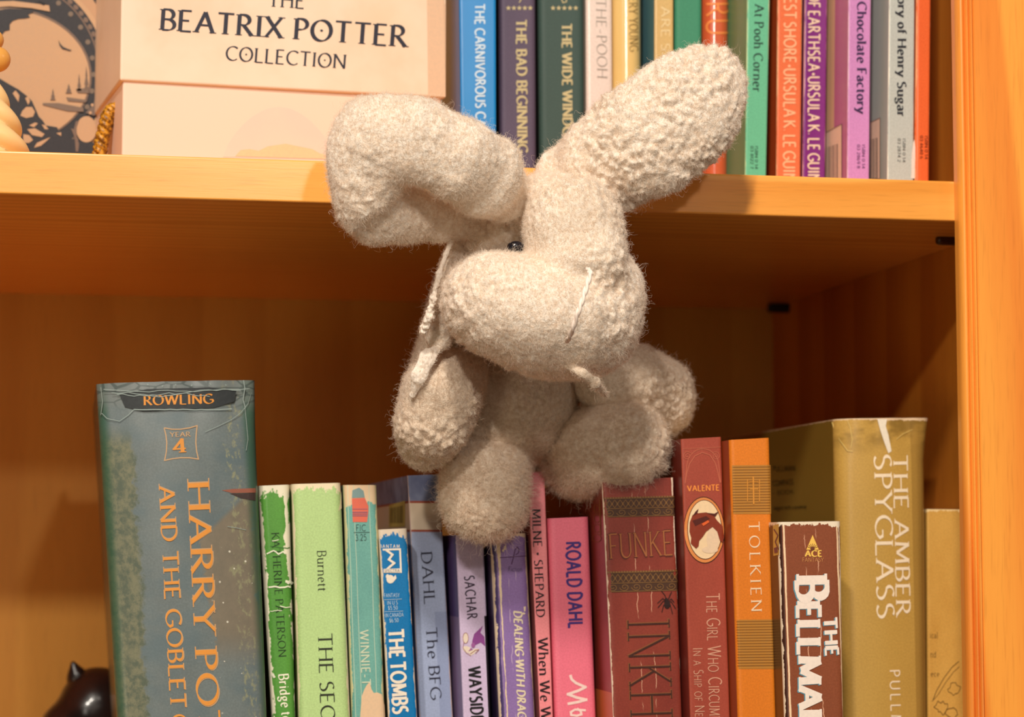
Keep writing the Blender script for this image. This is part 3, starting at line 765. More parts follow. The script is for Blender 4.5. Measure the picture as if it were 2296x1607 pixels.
# dark red ornate paperback
f = lower((1350, 1076), (1376, 1607), (1511, 1070), (1530, 1607), .020, rnd=.0010)
W = f.width(CAMZ - .02)
def ink_x(t, x, y, uv, col):
    k = t.math('MULTIPLY', t.math('LESS_THAN', x, -.0003), t.math('GREATER_THAN', y, .078))
    return t.mix(k, col, rgb(196, 112, 62))
m = book_mat('wine_red_cover', (140, 58, 44), W, base2=(116, 42, 36), mott=.12, wear=.20, wearcol=(236, 210, 186), rough=.36, coat=.35, cracks=.9, crackcol=(220, 170, 140), extra=ink_x)
b = make_book('paperback_book', 'thick wine-red paperback with two lace-patterned bands and a printed spider', 'book', GL, f, .13, m)
def lace(x0, x1, y0, y1, tilt):
    q = []; H = y1 - y0; n = 13
    yy = lambda x, v: y0 + v * H + (x - x0) / (x1 - x0) * tilt
    for k in range(n):
        a = x0 + (x1 - x0) * k / n; c = x0 + (x1 - x0) * (k + 1) / n
        q += line_px([(a, yy(a, .12)), (c, yy(c, .52))], 1.3) + line_px([(a, yy(a, .52)), (c, yy(c, .12))], 1.3)
        mm = (a + c) / 2; q += ring(mm, yy(mm, .32), 1.6, 2.4, 1.0, 8)
    for k in range(6):
        mm = x0 + (x1 - x0) * (k + .5) / 6
        sp_ = [(mm + (2 + i * .62) * cos(i * .62) , yy(mm, .76) + (1.5 + i * .5) * sin(i * .62)) for i in range(16)]
        q += line_px(sp_, 1.4)
    q += line_px([(x0, yy(x0, .05)), (x1, yy(x1, .05))], 1.2) + line_px([(x0, yy(x0, .56)), (x1, yy(x1, .56))], 1.4) + line_px([(x0, yy(x0, .97)), (x1, yy(x1, .97))], 1.4)
    for k in range(26):
        mm = x0 + (x1 - x0) * (k + .5) / 26; q.append(ell(mm, yy(mm, .01), 2.2, 2.2, 8))
    return q
for (x0, x1, y0, y1, tl) in ((1354, 1512, 1116, 1160, -4), (1361, 1519, 1282, 1328, -4)):
    decal(f, 'ornament_band', [[(x0, y0), (x1, y0 + tl), (x1, y1 + tl), (x0, y1)]], ink(72, 44, 28), b, 1)
    decal(f, 'ornament_band', lace(x0, x1, y0, y1, tl), ink(132, 92, 50), b, 2)
decal(f, 'lettering', place_text('FUNKE', (1365, 1254), (1510, 1245), 57, thick=.13, thin=.06, serif=.11), ink(92, 36, 28), b, 1)
decal(f, 'lettering', place_text('FUNKE', (1367, 1252), (1509, 1243), 54, thick=.085, thin=.035, serif=.09), ink(164, 96, 54), b, 2)
decal(f, 'lettering', place_text('INKHE', (1405, 1390), (1415, 1660), 96, thick=.085, thin=.06, serif=.14, gap=.16), ink(134, 76, 42), b, 1)
decal(f, 'lettering', place_text('INKHE', (1407, 1391), (1416, 1660), 94, thick=.055, thin=.03, serif=.13, gap=.16), ink(62, 28, 20), b, 2)
sp_ = [ell(1496, 1355, 7, 9, 16), ell(1494, 1344, 4, 4, 12)]
for (dx, dy, ex, ey) in ((-10, -9, -22, 2), (-9, -3, -21, 12), (-8, 6, -12, 22), (9, -8, 16, 0), (9, -2, 19, 14), (7, 6, 12, 26), (-5, -16, -13, -26), (6, -16, 10, -24)):
    sp_ += line_px([(1496, 1350), (1496 + dx, 1350 + dy), (1496 + ex, 1350 + ey)], 1.6)
decal(f, 'spider_print', sp_, ink(40, 16, 14), b, 3)
decal(f, 'board_ornament', [q for k in range(4) for q in ring(1338, 1140 + 22 * k, 6 + k, 9, 1.3, 14)] + line_px([(1345, 1118), (1346, 1200)], 2.5), ink(140, 84, 40), b, 1, side=True)

# rust red book with oval picture
f = lower((1527, 984), (1548, 1607), (1617, 979), (1637, 1607), .012, rnd=.0006)
W = f.width(CAMZ)
m = book_mat('rust_red_cover', (164, 72, 54), W, base2=(146, 60, 46), mott=.10, rough=.38, side=(112, 38, 30), coat=.15)
b = make_book('paperback_book', 'rust-red paperback with an oval picture of a horned horse head', 'book', GL, f, .13, m)
ol = ink(188, 98, 72)
orn = line_px([(1531, 1006), (1616, 1002)], 1.2) + line_px([(1536, 1084)] + arc(1576, 1046, 36, 40, 185, 355, 20)[::1] + [(1616, 1082)], 1.6)
orn += line_px([(1536 + 0, 1084)] + [(1540, 1060), (1546, 1040), (1558, 1022), (1575, 1014), (1592, 1020), (1604, 1038), (1610, 1060), (1615, 1082)], 2.0)
for (cx_, sg) in ((1541, 1), (1605, -1)):
    orn += line_px([(cx_ + sg * (1 + i * .55) * cos(i * .7), 1022 + (1 + i * .55) * sin(i * .7)) for i in range(18)], 1.3)
decal(f, 'ornament', orn, ol, b)
decal(f, 'lettering', place_text('VALENTE', (1541, 1101), (1613, 1099), 12.5, thick=.19, thin=.16, serif=0), ink(236, 140, 62), b)
decal(f, 'oval_picture', [ell(1579, 1188, 46, 75, 40, -.03)], ink(58, 22, 16), b, 1)
decal(f, 'oval_picture', [ell(1579, 1188, 44.5, 73, 40, -.03)], ink(222, 136, 70), b, 2)
decal(f, 'oval_picture', [ell(1580, 1187, 39, 67, 40, -.03)], ink(80, 34, 24), b, 3)
decal(f, 'oval_picture', [ell(1580, 1187, 37.5, 65.5, 40, -.03)], ink(240, 208, 164), b, 4)
decal(f, 'oval_picture', [ell(1598, 1208, 14, 26, 24), ell(1592, 1232, 18, 8, 20)], ink(230, 200, 166), b, 5)
hd = r7([(985, 500), (1010, 490), (1060, 485), (1100, 500), (1120, 530), (1150, 560), (1158, 620), (1150, 650), (1135, 640), (1120, 590), (1095, 565), (1060, 590), (1040, 620), (1022, 640), (1018, 670), (1005, 684), (990, 670), (975, 655), (978, 625), (968, 590), (970, 540)])
decal(f, 'horse_print', [hd], ink(134, 48, 24), b, 6)
decal(f, 'horse_print', [r7([(1010, 492), (1018, 465), (1002, 480), (985, 505)]), r7([(1060, 487), (1105, 492), (1130, 478), (1110, 508)]), r7([(985, 530), (1060, 505), (1080, 520), (1000, 560)])], ink(82, 26, 16), b, 7)
decal(f, 'horse_print', [r7([(1035, 548), (1070, 528), (1078, 538), (1045, 560)])], ink(224, 96, 40), b, 8)
TXT = ink(216, 158, 130)
decal(f, 'lettering', place_text('The Girl Who Circumn', (1583.5, 1330), (1591.5, 1620), 29, thick=.10, thin=.07, serif=.07, smallcaps=.78, space=.45), TXT, b)
decal(f, 'lettering', place_text('In a Ship of Never', (1554, 1452), (1560, 1640), 21, thick=.09, thin=.07, serif=.05, smallcaps=.78, space=.45), TXT, b)

# orange book with two gold-lined bands
f = lower((1636, 986), (1656, 1607), (1726, 981), (1742, 1607), .002, rnd=.0014)
W = f.width(CAMZ)
m = book_mat('orange_cover', (222, 122, 28), W, base2=(208, 110, 24), mott=.04, rough=.42, side=(150, 62, 22), coat=.1)
b = make_book('paperback_book', 'orange paperback with two olive striped bands around small white capitals', 'book', GL, f, .13, m)
for (y0, y1, dx) in ((1043, 1152, 0), (1389, 1499, 8)):
    decal(f, 'ornament_band', [[(1641 + dx, y0), (1728 + dx, y0 - 1), (1729 + dx, y1), (1642 + dx, y1)]], ink(182, 122, 46), b, 1)
    decal(f, 'ornament_band', [q for k in range(17) for q in line_px([(1643 + dx, y0 + 4 + k * 6.2), (1727 + dx, y0 + 3 + k * 6.2)], 1.4)], ink(140, 88, 30), b, 2)
decal(f, 'emblem', line_px([(1689, 1068), (1690, 1130)], 3) + line_px([(1680, 1080), (1700, 1080)], 2) + line_px([(1682, 1096), (1700, 1096)], 2) + line_px([(1676, 1074), (1676, 1124)], 1.6) + line_px([(1703, 1074), (1703, 1124)], 1.6), ink(214, 140, 50), b, 3)
decal(f, 'lettering', place_text('TOLKIEN', (1679, 1169), (1685, 1371), 23, thick=.10, thin=.045, serif=.10, gap=.3), ink(244, 214, 176), b)

# brown paperback with bold white title
f = lower((1746, 1170), (1762, 1607), (1887, 1168), (1894, 1607), -.010, rnd=.0022)
W = f.width(CAMZ - .03)
def bell(t, x, y, uv, col):
    n = t.noise(t.scale(uv, 600, 90, 1), 1.0, 4, .7)
    xx = t.math('ADD', x, t.math('MULTIPLY', t.math('SUBTRACT', n, .5), .0008))
    for c_ in (.0018, W - .0009):
        col = t.mix(t.math('LESS_THAN', t.math('ABSOLUTE', t.math('SUBTRACT', xx, c_)), .00032), col, rgb(240, 206, 166))
    return t.mix(t.math('LESS_THAN', x, .0012), col, rgb(62, 26, 18))
m = book_mat('brown_cover', (140, 74, 46), W, wear=.20, wear_top=.42, wearcol=(238, 220, 194), mott=.08, rough=.36, coat=.3, side=(52, 24, 18), cracks=1.4, crackcol=(216, 160, 128), extra=bell)
b = make_book('paperback_book', 'chestnut-brown paperback with bold white title and small yellow flame emblem', 'book', GL, f, .11, m)
YE = ink(244, 194, 88)
decal(f, 'emblem', [[(1822, 1199), (1836, 1232), (1808, 1232)]], YE, b, 1)
decal(f, 'emblem', [ell(1822, 1229, 5, 4, 12)] + [q for k in range(7) for q in line_px([(1822, 1230), (1822 + 12 * cos(pi * (k + 1) / 8), 1230 - 12 * sin(pi * (k + 1) / 8))], 1.0)], ink(110, 56, 36), b, 2)
decal(f, 'lettering', place_text('ACE', (1805, 1247), (1843, 1247), 13, thick=.24, thin=.14, serif=.1), YE, b)
decal(f, 'lettering', place_text('FANTASY', (1799, 1259), (1847, 1259), 9, **LSANS), ink(214, 150, 84), b)
CYN = ink(96, 152, 170); WT = ink(244, 226, 212)
for (mt, ox, oy, ly) in ((CYN, -2.5, 1.5, 1), (WT, 0, 0, 2)):
    decal(f, 'lettering', place_text('B', (1786 + ox, 1292 + oy), (1787 + ox, 1346 + oy), 68, thick=.24, thin=.10, serif=.16), mt, b, ly)
    decal(f, 'lettering', place_text('ELLMAKER', (1788 + ox, 1350 + oy), (1795 + ox, 1730 + oy), 50, thick=.26, thin=.11, serif=.15, gap=.06), mt, b, ly)
    decal(f, 'lettering', place_text('THE', (1847 + ox, 1384 + oy), (1852 + ox, 1471 + oy), 28, thick=.24, thin=.12, serif=.1), mt, b, ly)
decal(f, 'cover_picture', [[(1733, 1178), (1746, 1174), (1747, 1243), (1734, 1246)]], ink(214, 170, 84), b, 1, side=True)
decal(f, 'cover_picture', line_px([(1735, 1186), (1744, 1200), (1738, 1214), (1746, 1232)], 2.5) + [[(1735, 1228), (1742, 1226), (1744, 1238), (1736, 1240)]], ink(120, 62, 70), b, 2, side=True)

# large gold-olive hardback
f = lower((1880, 938), (1893, 1607), (2083, 936), (2088, 1607), .040, rnd=.004, sag=.0028)
W = f.width(CAMZ)
def spy(t, x, y, uv, col):
    g = t.step(x, .002, .008)
    col = t.mix(t.math('MULTIPLY', t.math('GREATER_THAN', x, W * .82), .5), col, rgb(140, 104, 44))
    n = t.noise(t.scale(uv, 60, 90, 1), 1.0, 3, .6)
    tp = t.math('MULTIPLY', t.step(y, .016, .004), t.step(n, .42, .58))
    return t.mix(t.math('MULTIPLY', tp, .7), col, rgb(120, 92, 40))
m = book_mat('gold_jacket', (194, 154, 76), W, base2=(178, 140, 64), mott=.06, rough=.30, coat=.25, extra=spy, wear_top=.16, wearcol=(226, 196, 160), side=(140, 112, 44))
def spyb(u, t, d):
    k = max(0, 1 - t * 14); 
    return ((.0022 * k if u > .85 else 0) + .0004 * k * sin(u * 30), .0005 * k * sin(u * 19 + d * 90) - (.0006 * k if u > .8 else 0))
b = make_book('hardcover_book', 'tall olive-gold hardback in a torn jacket, near the right upright', 'book', GL, f, .16, m, hard=True, bumpf=spyb, rows=40)
CR = ink(246, 226, 194)
decal(f, 'lettering', place_text('THE AMBER', (2003, 1020), (2010, 1381), 31, thick=.13, thin=.05, serif=.11), CR, b)
decal(f, 'lettering', place_text('SPYGLASS', (1960, 1018), (1967, 1387), 38, thick=.12, thin=.05, serif=.11), CR, b)
decal(f, 'lettering', place_text('PULLMAN', (1995, 1501), (2001, 1690), 22, thick=.11, thin=.09, serif=0, gap=.28), CR, b)
decal(f, 'torn_paper', [[(1967, 939), (1989, 939), (1986, 955), (1992, 975), (1999, 1011), (1992, 1016), (1983, 992), (1974, 965)]], ink(238, 226, 204), b, 2)
decal(f, 'crease', line_px([(1866, 946), (1872, 970), (1884, 988), (1900, 1010), (1912, 1012)], 1.8) + line_px([(1900, 942), (1906, 958), (1911, 985), (1908, 1004)], 1.4) + line_px([(2010, 985), (2025, 972), (2048, 962), (2078, 958)], 1.2), ink(220, 190, 110), b, 3)
sd = ink(42, 34, 18)
decal(f, 'lettering', place_text('PULLMAN:', (1733, 1056), (1786, 1055), 12, **SANS) + place_text('COMPASS', (1733, 1089), (1779, 1086), 12, **SANS) + place_text('- BOOK', (1733, 1109), (1780, 1106), 9, **LSANS) + place_text('begins with a promise', (1736, 1143), (1808, 1139), 9, thick=.14, thin=.09, serif=0), sd, b, 1, side=True)

# yellow parchment book at the far right
f = lower((2079, 1141), (2081, 1607), (2163, 1142), (2165, 1607), .052, rnd=.0006)
W = f.width(CAMZ - .02)
m = book_mat('parchment_cover', (226, 176, 88), W, base2=(204, 148, 62), mott=.12, rough=.4, coat=.1, wear_top=.3, wearcol=(250, 220, 160))
b = make_book('paperback_book', 'yellow parchment-coloured book tucked behind the right upright', 'book', GL, f, .13, m)
bn = ink(110, 78, 34)
decal(f, 'lettering', place_text('ical', (2085, 1430), (2103, 1430), 13, **LIGHT) + place_text('nd', (2086, 1473), (2099, 1473), 13, **LIGHT) + place_text('ece', (2087, 1516), (2106, 1516), 12, **LIGHT), bn, b)
random.seed(9)
mp = line_px([(2092, 1568), (2100, 1548), (2116, 1520), (2134, 1496), (2150, 1482)], 1.5) + line_px([(2090, 1572), (2104, 1556), (2120, 1530), (2138, 1506), (2151, 1494)], 1.1)
for (cx_, cy_, rr) in ((2140, 1545, 13), (2112, 1585, 14), (2135, 1598, 12)):
    pp = [(cx_ + (rr + random.uniform(-5, 5)) * cos(k * .45), cy_ + (rr + random.uniform(-5, 5)) * sin(k * .45)) for k in range(14)]
    mp += line_px(pp + [pp[0]], 1.3)
decal(f, 'map_drawing', mp, bn, b)
# ------------------------------------------------------------------ upper shelf: gift box, framed print box, books
GU = 'books standing on the upper shelf'
def upper(l0, l1, r0, r1, y, h=.19, yr=None, **kw):
    # x of the left edge at y=0 and y=390, x of the right edge likewise
    return Face((l0, 0), (l1, 390), (r0, 0), (r1, 390), y, yr, floor=ZUP, height=h, **kw)

# two-part presentation box
fb = Face((275, 190), (276, 345), (990, 215), (990, 380), .050, .066, floor=ZUP, height=.055, rnd=.0003)
fl = Face((243, 0), (265, 180), (996, 0), (1000, 219), .048, .064, floor=ZUP, height=None, rnd=.0003)
bx = thing('gift_box', fb.pt(.5, ZUP, .04), 'large cream two-part presentation box with dark blue capitals on its lid', 'box')
t = NT('cream_card'); s = t.obj()
n = t.noise(s, 28, 4, .6)
c = t.mix(t.step(n, .35, .7), rgb(238, 212, 188), rgb(230, 200, 172))
stn = t.noise(s, 9, 2, .5); c = t.mix(t.math('MULTIPLY', t.step(stn, .55, .7), .35), c, rgb(236, 196, 150))
t.bump(t.noise(s, 1800, 2), .1, .0002)
m_card = t.done(c, .55, .35)
m_card2 = NT('cream_card_pink').done(rgb(240, 206, 184), .55, .35)
def quad_box(face, name, z_of_u0, z_of_u1, uL, uR, dep0, dep1, mat, parent):
    vs = []
    for zf in (z_of_u0, z_of_u1):
        for (u, d) in ((uL, dep0), (uR, dep0), (uR, dep1), (uL, dep1)):
            vs.append(face.pt(u, zf(u), d, wz=CAMZ + .17))
    o = mesh_obj(name, vs, [(0, 3, 2, 1), (4, 5, 6, 7), (0, 1, 5, 4), (1, 2, 6, 5), (2, 3, 7, 6), (3, 0, 4, 7)], mat, parent)
    bevel(o, .0009, 3); return o
quad_box(fb, 'box_base', lambda u: ZUP + .0002, lambda u: ZUP + .05, 0, 1, 0, .10, m_card2, bx)
zl = fl.az(hit(265, 180, fl.o, fl.n))[1]; zr = fl.az(hit(999, 219, fl.o, fl.n))[1]
quad_box(fl, 'box_lid', lambda u: zl + (zr - zl) * u, lambda u: ZUP + .125, 0, 1, 0, .105, m_card, bx)
NV = ink(44, 44, 58)
decal(fl, 'lettering', place_text('THE', (601, 14), (682, 19), 33, thick=.13, thin=.05, serif=.12), NV, bx)
decal(fl, 'lettering', place_text('BEATRIX POTTER', (358, 66), (911, 105), 46, thick=.165, thin=.045, serif=.14, odot=True), NV, bx)
decal(fl, 'lettering', place_text('COLLECTION', (505, 134), (775, 154), 31, thick=.13, thin=.05, serif=.10, odot=True), NV, bx)
decal(fl, 'box_edge_strip', [[(957, -30), (999, -30), (999, 217), (960, 215)]], ink(222, 184, 152), bx, 1)
t = NT('pink_wash'); g = t.noise(t.obj(), 60, 3)
m_wash = t.done(t.mix(t.step(g, .3, .7), rgb(238, 199, 182), rgb(239, 203, 183)), .55, .3)
decal(fb, 'printed_vignette', [[(500, 352)] + [(500 + 250 * k / 20, 352 - 112 * sin(pi * k / 20) ** .7) for k in range(1, 20)] + [(750, 358)]], m_wash, bx, 1)
decal(fb, 'printed_vignette', [[(528, 349), (540, 336), (560, 334), (580, 338), (600, 328), (640, 322), (680, 330), (700, 334), (718, 344), (736, 347), (740, 356), (528, 350)]], ink(246, 196, 150), bx, 2)

# slipcase with a round engraved landscape
fe = Face((-160, 0), (-160, 330), (238, 0), (240, 330), .120, floor=ZUP, height=.15, rnd=.0003)
eb = thing('slipcase_box', fe.pt(.5, ZUP, .02), 'tan box printed with a round ink engraving of a lake, far left of upper shelf', 'box')
m_tan = book_mat('tan_card', (182, 140, 104), .06, mott=.05, rough=.6)
quad_box(fe, 'box_body', lambda u: ZUP + .0002, lambda u: ZUP + .14, 0, 1.07, 0, .03, m_tan, eb)
INKD = ink(30, 25, 30); TAN = ink(186, 146, 108); GRY = ink(110, 86, 70)
def D(name, polys, mat, layer): return decal(fe, name, polys, mat, eb, layer)
def e2(pts): return [(x / 4.593, y / 4.591) for x, y in pts]
cx_, cy_ = 0, 215
D('engraving', [[(-150, -60), (260, -60), (262, 90), (244, 60), (228, 28), (212, 4), (190, -30), (160, -60)][::1]], INKD, 1)
D('engraving', [ell(20, 170, 230, 235, 60)], TAN, 2)
D('engraving', [ell(18, 165, 219, 222, 60)], INKD, 3)
D('engraving', ring(18, 165, 204, 208, 3, 60), GRY, 4)
for k in range(60):
    an = -1.7 + k * .061
    if k % 1 == 0:
        D_ = None
dots = [ell(18 + 211 * cos(a_), 165 + 215 * sin(a_), 5.2, 6.5, 8, a_) for a_ in [-1.7 + k * .085 for k in range(38)]]
D('engraving', dots, GRY, 4)
dots = [ell(18 + 192 * cos(a_), 165 + 196 * sin(a_), 6, 6, 8, a_) for a_ in [-1.7 + k * .19 for k in range(12)]]
D('engraving', dots, ink(110, 92, 76), 4)
D('engraving', [ell(6, 172, 200, 156, 60)], GRY, 5)
D('engraving', [ell(5, 173, 196, 152, 60)], TAN, 6)
D('engraving', [[(-30, 4), (30, 2), (80, 8), (110, 12), (112, 26), (70, 18), (20, 14), (-30, 18)]], TAN, 7)
D('engraving', place_text('THERE AND', (-20, 16), (60, 8), 10, **SERIF)[:0] + line_px([(80, 4), (100, 12)], 2) + line_px([(86, 1), (104, 8)], 2), INKD, 8)
D('engraving', [e2([(-60, 110), (100, 90), (260, 95), (350, 105), (330, 135), (290, 150), (310, 180), (260, 190), (190, 195), (130, 215), (100, 250), (100, 310), (50, 320), (20, 360), (-60, 400)])], INKD, 8)
D('engraving', [e2([(-60, 780), (0, 810), (100, 870), (190, 920), (280, 990), (330, 1040), (370, 1130), (400, 1200), (440, 1240), (470, 1290), (590, 1310), (620, 1400), (700, 1420), (780, 1440), (900, 1450), (1000, 1480), (1060, 1600), (-60, 1600)])], INKD, 8)
lights = [[(230, 1140), (270, 1100), (330, 1100), (360, 1150), (340, 1200), (270, 1215), (210, 1190)], [(260, 1010), (290, 990), (310, 1040), (290, 1080)], [(300, 1290), (360, 1260), (390, 1270), (350, 1310)], [(280, 1330), (360, 1320), (460, 1380), (430, 1410), (330, 1390)], [(240, 1380), (300, 1390), (340, 1440), (300, 1470), (240, 1470)], [(350, 1520), (380, 1470), (520, 1410), (480, 1450), (420, 1500)], [(430, 1280), (470, 1290), (500, 1330), (460, 1330)], [(580, 1370), (630, 1360), (630, 1400)], [(160, 930), (200, 980), (190, 1050), (130, 960)]]
D('engraving', [e2(q) for q in lights], TAN, 9)
D('engraving', [e2(ell(890, 1330, 105, 135, 24))], TAN, 9)
D('engraving', [e2([(730, 1320), (760, 1330), (780, 1250), (815, 1240), (790, 1310), (790, 1400), (815, 1480), (805, 1560), (780, 1560), (770, 1420)])], GRY, 10)
fir = lambda x, y, w_, h_: [(x, y - h_), (x + w_ * .35, y - h_ * .6), (x + w_ * .2, y - h_ * .6), (x + w_ * .7, y - h_ * .25), (x + w_ * .3, y - h_ * .25), (x + w_, y), (x - w_, y), (x - w_ * .3, y - h_ * .25), (x - w_ * .7, y - h_ * .25), (x - w_ * .2, y - h_ * .6), (x - w_ * .35, y - h_ * .6)]
D('engraving', [e2(fir(545, 1030, 30, 120)), e2(fir(708, 960, 36, 100)), e2(fir(815, 935, 26, 180)), e2(fir(890, 935, 30, 260))], ink(104, 82, 66), 9)
D('engraving', [e2([(440, 1060), (600, 1060), (760, 1090), (860, 1110), (860, 1150), (700, 1145), (560, 1110), (440, 1080)]), e2([(680, 1000), (760, 1010), (900, 1030), (880, 1055), (700, 1040)]), e2([(780, 915), (900, 905), (920, 960), (800, 955)])], ink(112, 90, 74), 9)
D('engraving', [e2([(600, 410), (625, 455), (650, 482), (700, 505), (740, 515), (720, 525), (670, 510), (645, 505), (615, 470)])], INKD, 9)
D('engraving', [e2([(880, 1160), (1000, 1040), (1085, 1000), (1085, 1130), (1040, 1180), (960, 1190)])], ink(104, 84, 72), 10)
D('engraving', [e2(ell(x_, y_, 16, 16, 8)) for x_, y_ in ((950, 1080), (990, 1150), (1040, 1080), (930, 1160), (1050, 980), (1010, 1010))], TAN, 11)

# pale slim box standing between them
fs_ = Face((238, 0), (236, 330), (262, 0), (268, 330), .090, floor=ZUP, height=.12, rnd=.0003)
pb = thing('slim_box', fs_.pt(.5, ZUP, .02), 'narrow pale cream box standing behind the left corner of the presentation box', 'box')
quad_box(fs_, 'box_body', lambda u: ZUP + .0002, lambda u: ZUP + .033, 0, 1.3, 0, .02, m_tan, pb)

# braided gold cord
vs, fs = [], []
def tube(pts, rad, nseg=8, cap=True):
    vs, fs = [], []
    n = len(pts)
    for i, p in enumerate(pts):
        a = Vector(pts[max(0, i - 1)]); b_ = Vector(pts[min(n - 1, i + 1)])
        d = (b_ - a).normalized()
        up = Vector((0, 1, 0)) if abs(d.y) < .9 else Vector((1, 0, 0))
        s1_ = d.cross(up).normalized(); s2_ = d.cross(s1_)
        r = rad[i] if hasattr(rad, '__len__') else rad
        for k in range(nseg):
            an = 2 * pi * k / nseg
            vs.append(Vector(p) + s1_ * r * cos(an) + s2_ * r * sin(an))
    for i in range(n - 1):
        for k in range(nseg): fs.append((i * nseg + k, i * nseg + (k + 1) % nseg, (i + 1) * nseg + (k + 1) % nseg, (i + 1) * nseg + k))
    if cap: fs.append(tuple(range(nseg))[::-1]); fs.append(tuple(range((n - 1) * nseg, n * nseg)))
    return vs, fs
t = NT('gold_cord'); nn = t.noise(t.obj(), 900, 3)
m_cord = t.done(t.mix(t.step(nn, .35, .65), rgb(110, 66, 10), rgb(206, 144, 36)), .45, .5)
path = [(262, 236), (252, 243), (243, 256), (238, 275), (232, 300), (226, 325), (223, 345)]
cpts = [P(x_, y_, .072) for x_, y_ in path]
cord = thing('gold_cord', (cpts[-1].x, .072, ZUP), 'twisted golden cord hanging down beside the presentation box', 'cord')
fine = []
for i in range(len(cpts) - 1):
    for k in range(8): fine.append(cpts[i].lerp(cpts[i + 1], k / 8))
fine.append(Vector((cpts[-1].x, .072, ZUP + .001)))
fine = [p for p in fine if p.z > ZUP + .0008]
for ph in range(3):
    pts = [p + Vector((cos(i * .42 + ph * 2.09), sin(i * .42 + ph * 2.09), 0)) * .0016 for i, p in enumerate(fine)]
    v_, f_ = tube(pts, .0014, 8); mesh_obj('strand', v_, f_, m_cord, cord, smooth=True)

# cream spiral-turned candle at the left border
t = NT('cream_wax'); m_wax = t.done(rgb(250, 212, 150), .35, .4)
t.b.inputs['Subsurface Weight'].default_value = .25; t.b.inputs['Subsurface Radius'].default_value = (.004, .002, .001)
t.b.inputs['Subsurface Scale'].default_value = .6
yc = .035; c0 = P(-40, 300, yc)
cand = thing('spiral_candle', (c0.x, yc, ZUP), 'cream spiral-ribbed candle with ball tip, cut by the left border', 'candle')
vs, fs = [], []; nu, nv = 72, 90
ztop = P(0, 160, yc).z
H = ztop - ZUP
for j in range(nv + 1):
    v = j / nv
    base_r = M(95, yc) * (1 - .82 * v ** 1.6)
    for k in range(nu):
        an = 2 * pi * k / nu
        rr = base_r * (1 + .30 * abs(sin(pi * (3 * an / (2 * pi) + 3.3 * v))) ** .7 - .16)
        vs.append((c0.x + rr * cos(an), yc + rr * sin(an), ZUP + H * v + .0002))
for j in range(nv):
    for k in range(nu): fs.append((j * nu + k, j * nu + (k + 1) % nu, (j + 1) * nu + (k + 1) % nu, (j + 1) * nu + k))
fs.append(tuple(range(nu))[::-1]); fs.append(tuple(range(nv * nu, nv * nu + nu)))
mesh_obj('candle_body', vs, fs, m_wax, cand, smooth=True)
t = NT('amber_wax'); m_amb = t.done(rgb(226, 160, 76), .3, .5)
def uvsphere(name, c, rx, ry, rz, mat, parent, nu=28, nv=16):
    vs, fs = [], []
    for j in range(nv + 1):
        th_ = pi * j / nv
        for k in range(nu):
            an = 2 * pi * k / nu
            vs.append((c[0] + rx * sin(th_) * cos(an), c[1] + ry * sin(th_) * sin(an), c[2] + rz * cos(th_)))
    for j in range(nv):
        for k in range(nu): fs.append((j * nu + k, (j + 1) * nu + k, (j + 1) * nu + (k + 1) % nu, j * nu + (k + 1) % nu))
    o = mesh_obj(name, vs, fs, mat, parent, smooth=True); return o
cb = P(-8, 133, yc)
uvsphere('candle_ball', cb, M(31, yc), M(28, yc), M(29, yc), m_amb, cand)
cb = P(-16, 90, yc)
uvsphere('candle_ball', cb, M(24, yc), M(24, yc), M(24, yc), m_amb, cand)
vv = [(c0.x + (cb.x - c0.x) * t_, yc, ztop - .001 + (cb.z - ztop + .001) * t_) for t_ in (0, .3, .6, .9)]
v_, f_ = tube(vv, M(10, yc), 12); mesh_obj('candle_neck', v_, f_, m_wax, cand, smooth=True)

# --- books
f = upper(1030, 1035, 1112, 1113, .075, rnd=.0006)
W = f.width(ZUP + .05)
m = book_mat('glossy_blue_cover', (0, 128, 200), W, mott=.02, rough=.34, side=(110, 150, 215), coat=.25, grain=0)
b = make_book('paperback_book', 'glossy bright blue paperback right beside the cream presentation box', 'book', GU, f, .13, m)
decal(f, 'lettering', place_text('THE CARNIVOROUS CARNIVAL', (1065, 9), (1068, 375), 21, thick=.20, thin=.16, serif=0), ink(196, 218, 236), b)
STARC = ink(196, 180, 134)
def stars(f, x0, x1, y, b, n=5):
    q = []
    for k in range(n):
        cx = x0 + (x1 - x0) * k / (n - 1)
        q.append([(cx + (6 if i % 2 == 0 else 2.6) * sin(i * pi / 5), y - (6 if i % 2 == 0 else 2.6) * cos(i * pi / 5)) for i in range(10)])
    decal(f, 'star_print', q, STARC, b)
f = upper(1119, 1122, 1202, 1204, .088, rnd=.0022, h=.175)
W = f.width(ZUP + .05)
m = book_mat('plum_cloth_cover', (86, 72, 94), W, mott=.05, rough=.6, side=(24, 18, 24), cloth=True)
b = make_book('hardcover_book', 'plum-grey small hardback with bold cream lettering and a row of stars', 'book', GU, f, .125, m, hard=True)
decal(f, 'lettering', place_text('THE BAD BEGINNING', (1157.5, 44), (1160.5, 343), 22, **BSERIF), STARC, b)
stars(f, 1140, 1189, 18, b); decal(f, 'emblem', line_px([(1160, -8), (1168, 0), (1164, 6)], 2), STARC, b)
f = upper(1208, 1212, 1311, 1313, .088, rnd=.0024, h=.175)
W = f.width(ZUP + .05)
m = book_mat('dark_green_cloth_cover', (54, 76, 70), W, mott=.05, rough=.6, side=(18, 20, 18), cloth=True)
b = make_book('hardcover_book', 'dark green small hardback with bold cream lettering and a row of stars', 'book', GU, f, .125, m, hard=True)
decal(f, 'lettering', place_text('THE WIDE WINDOW', (1260, 53), (1263, 335), 21, **BSERIF), STARC, b)
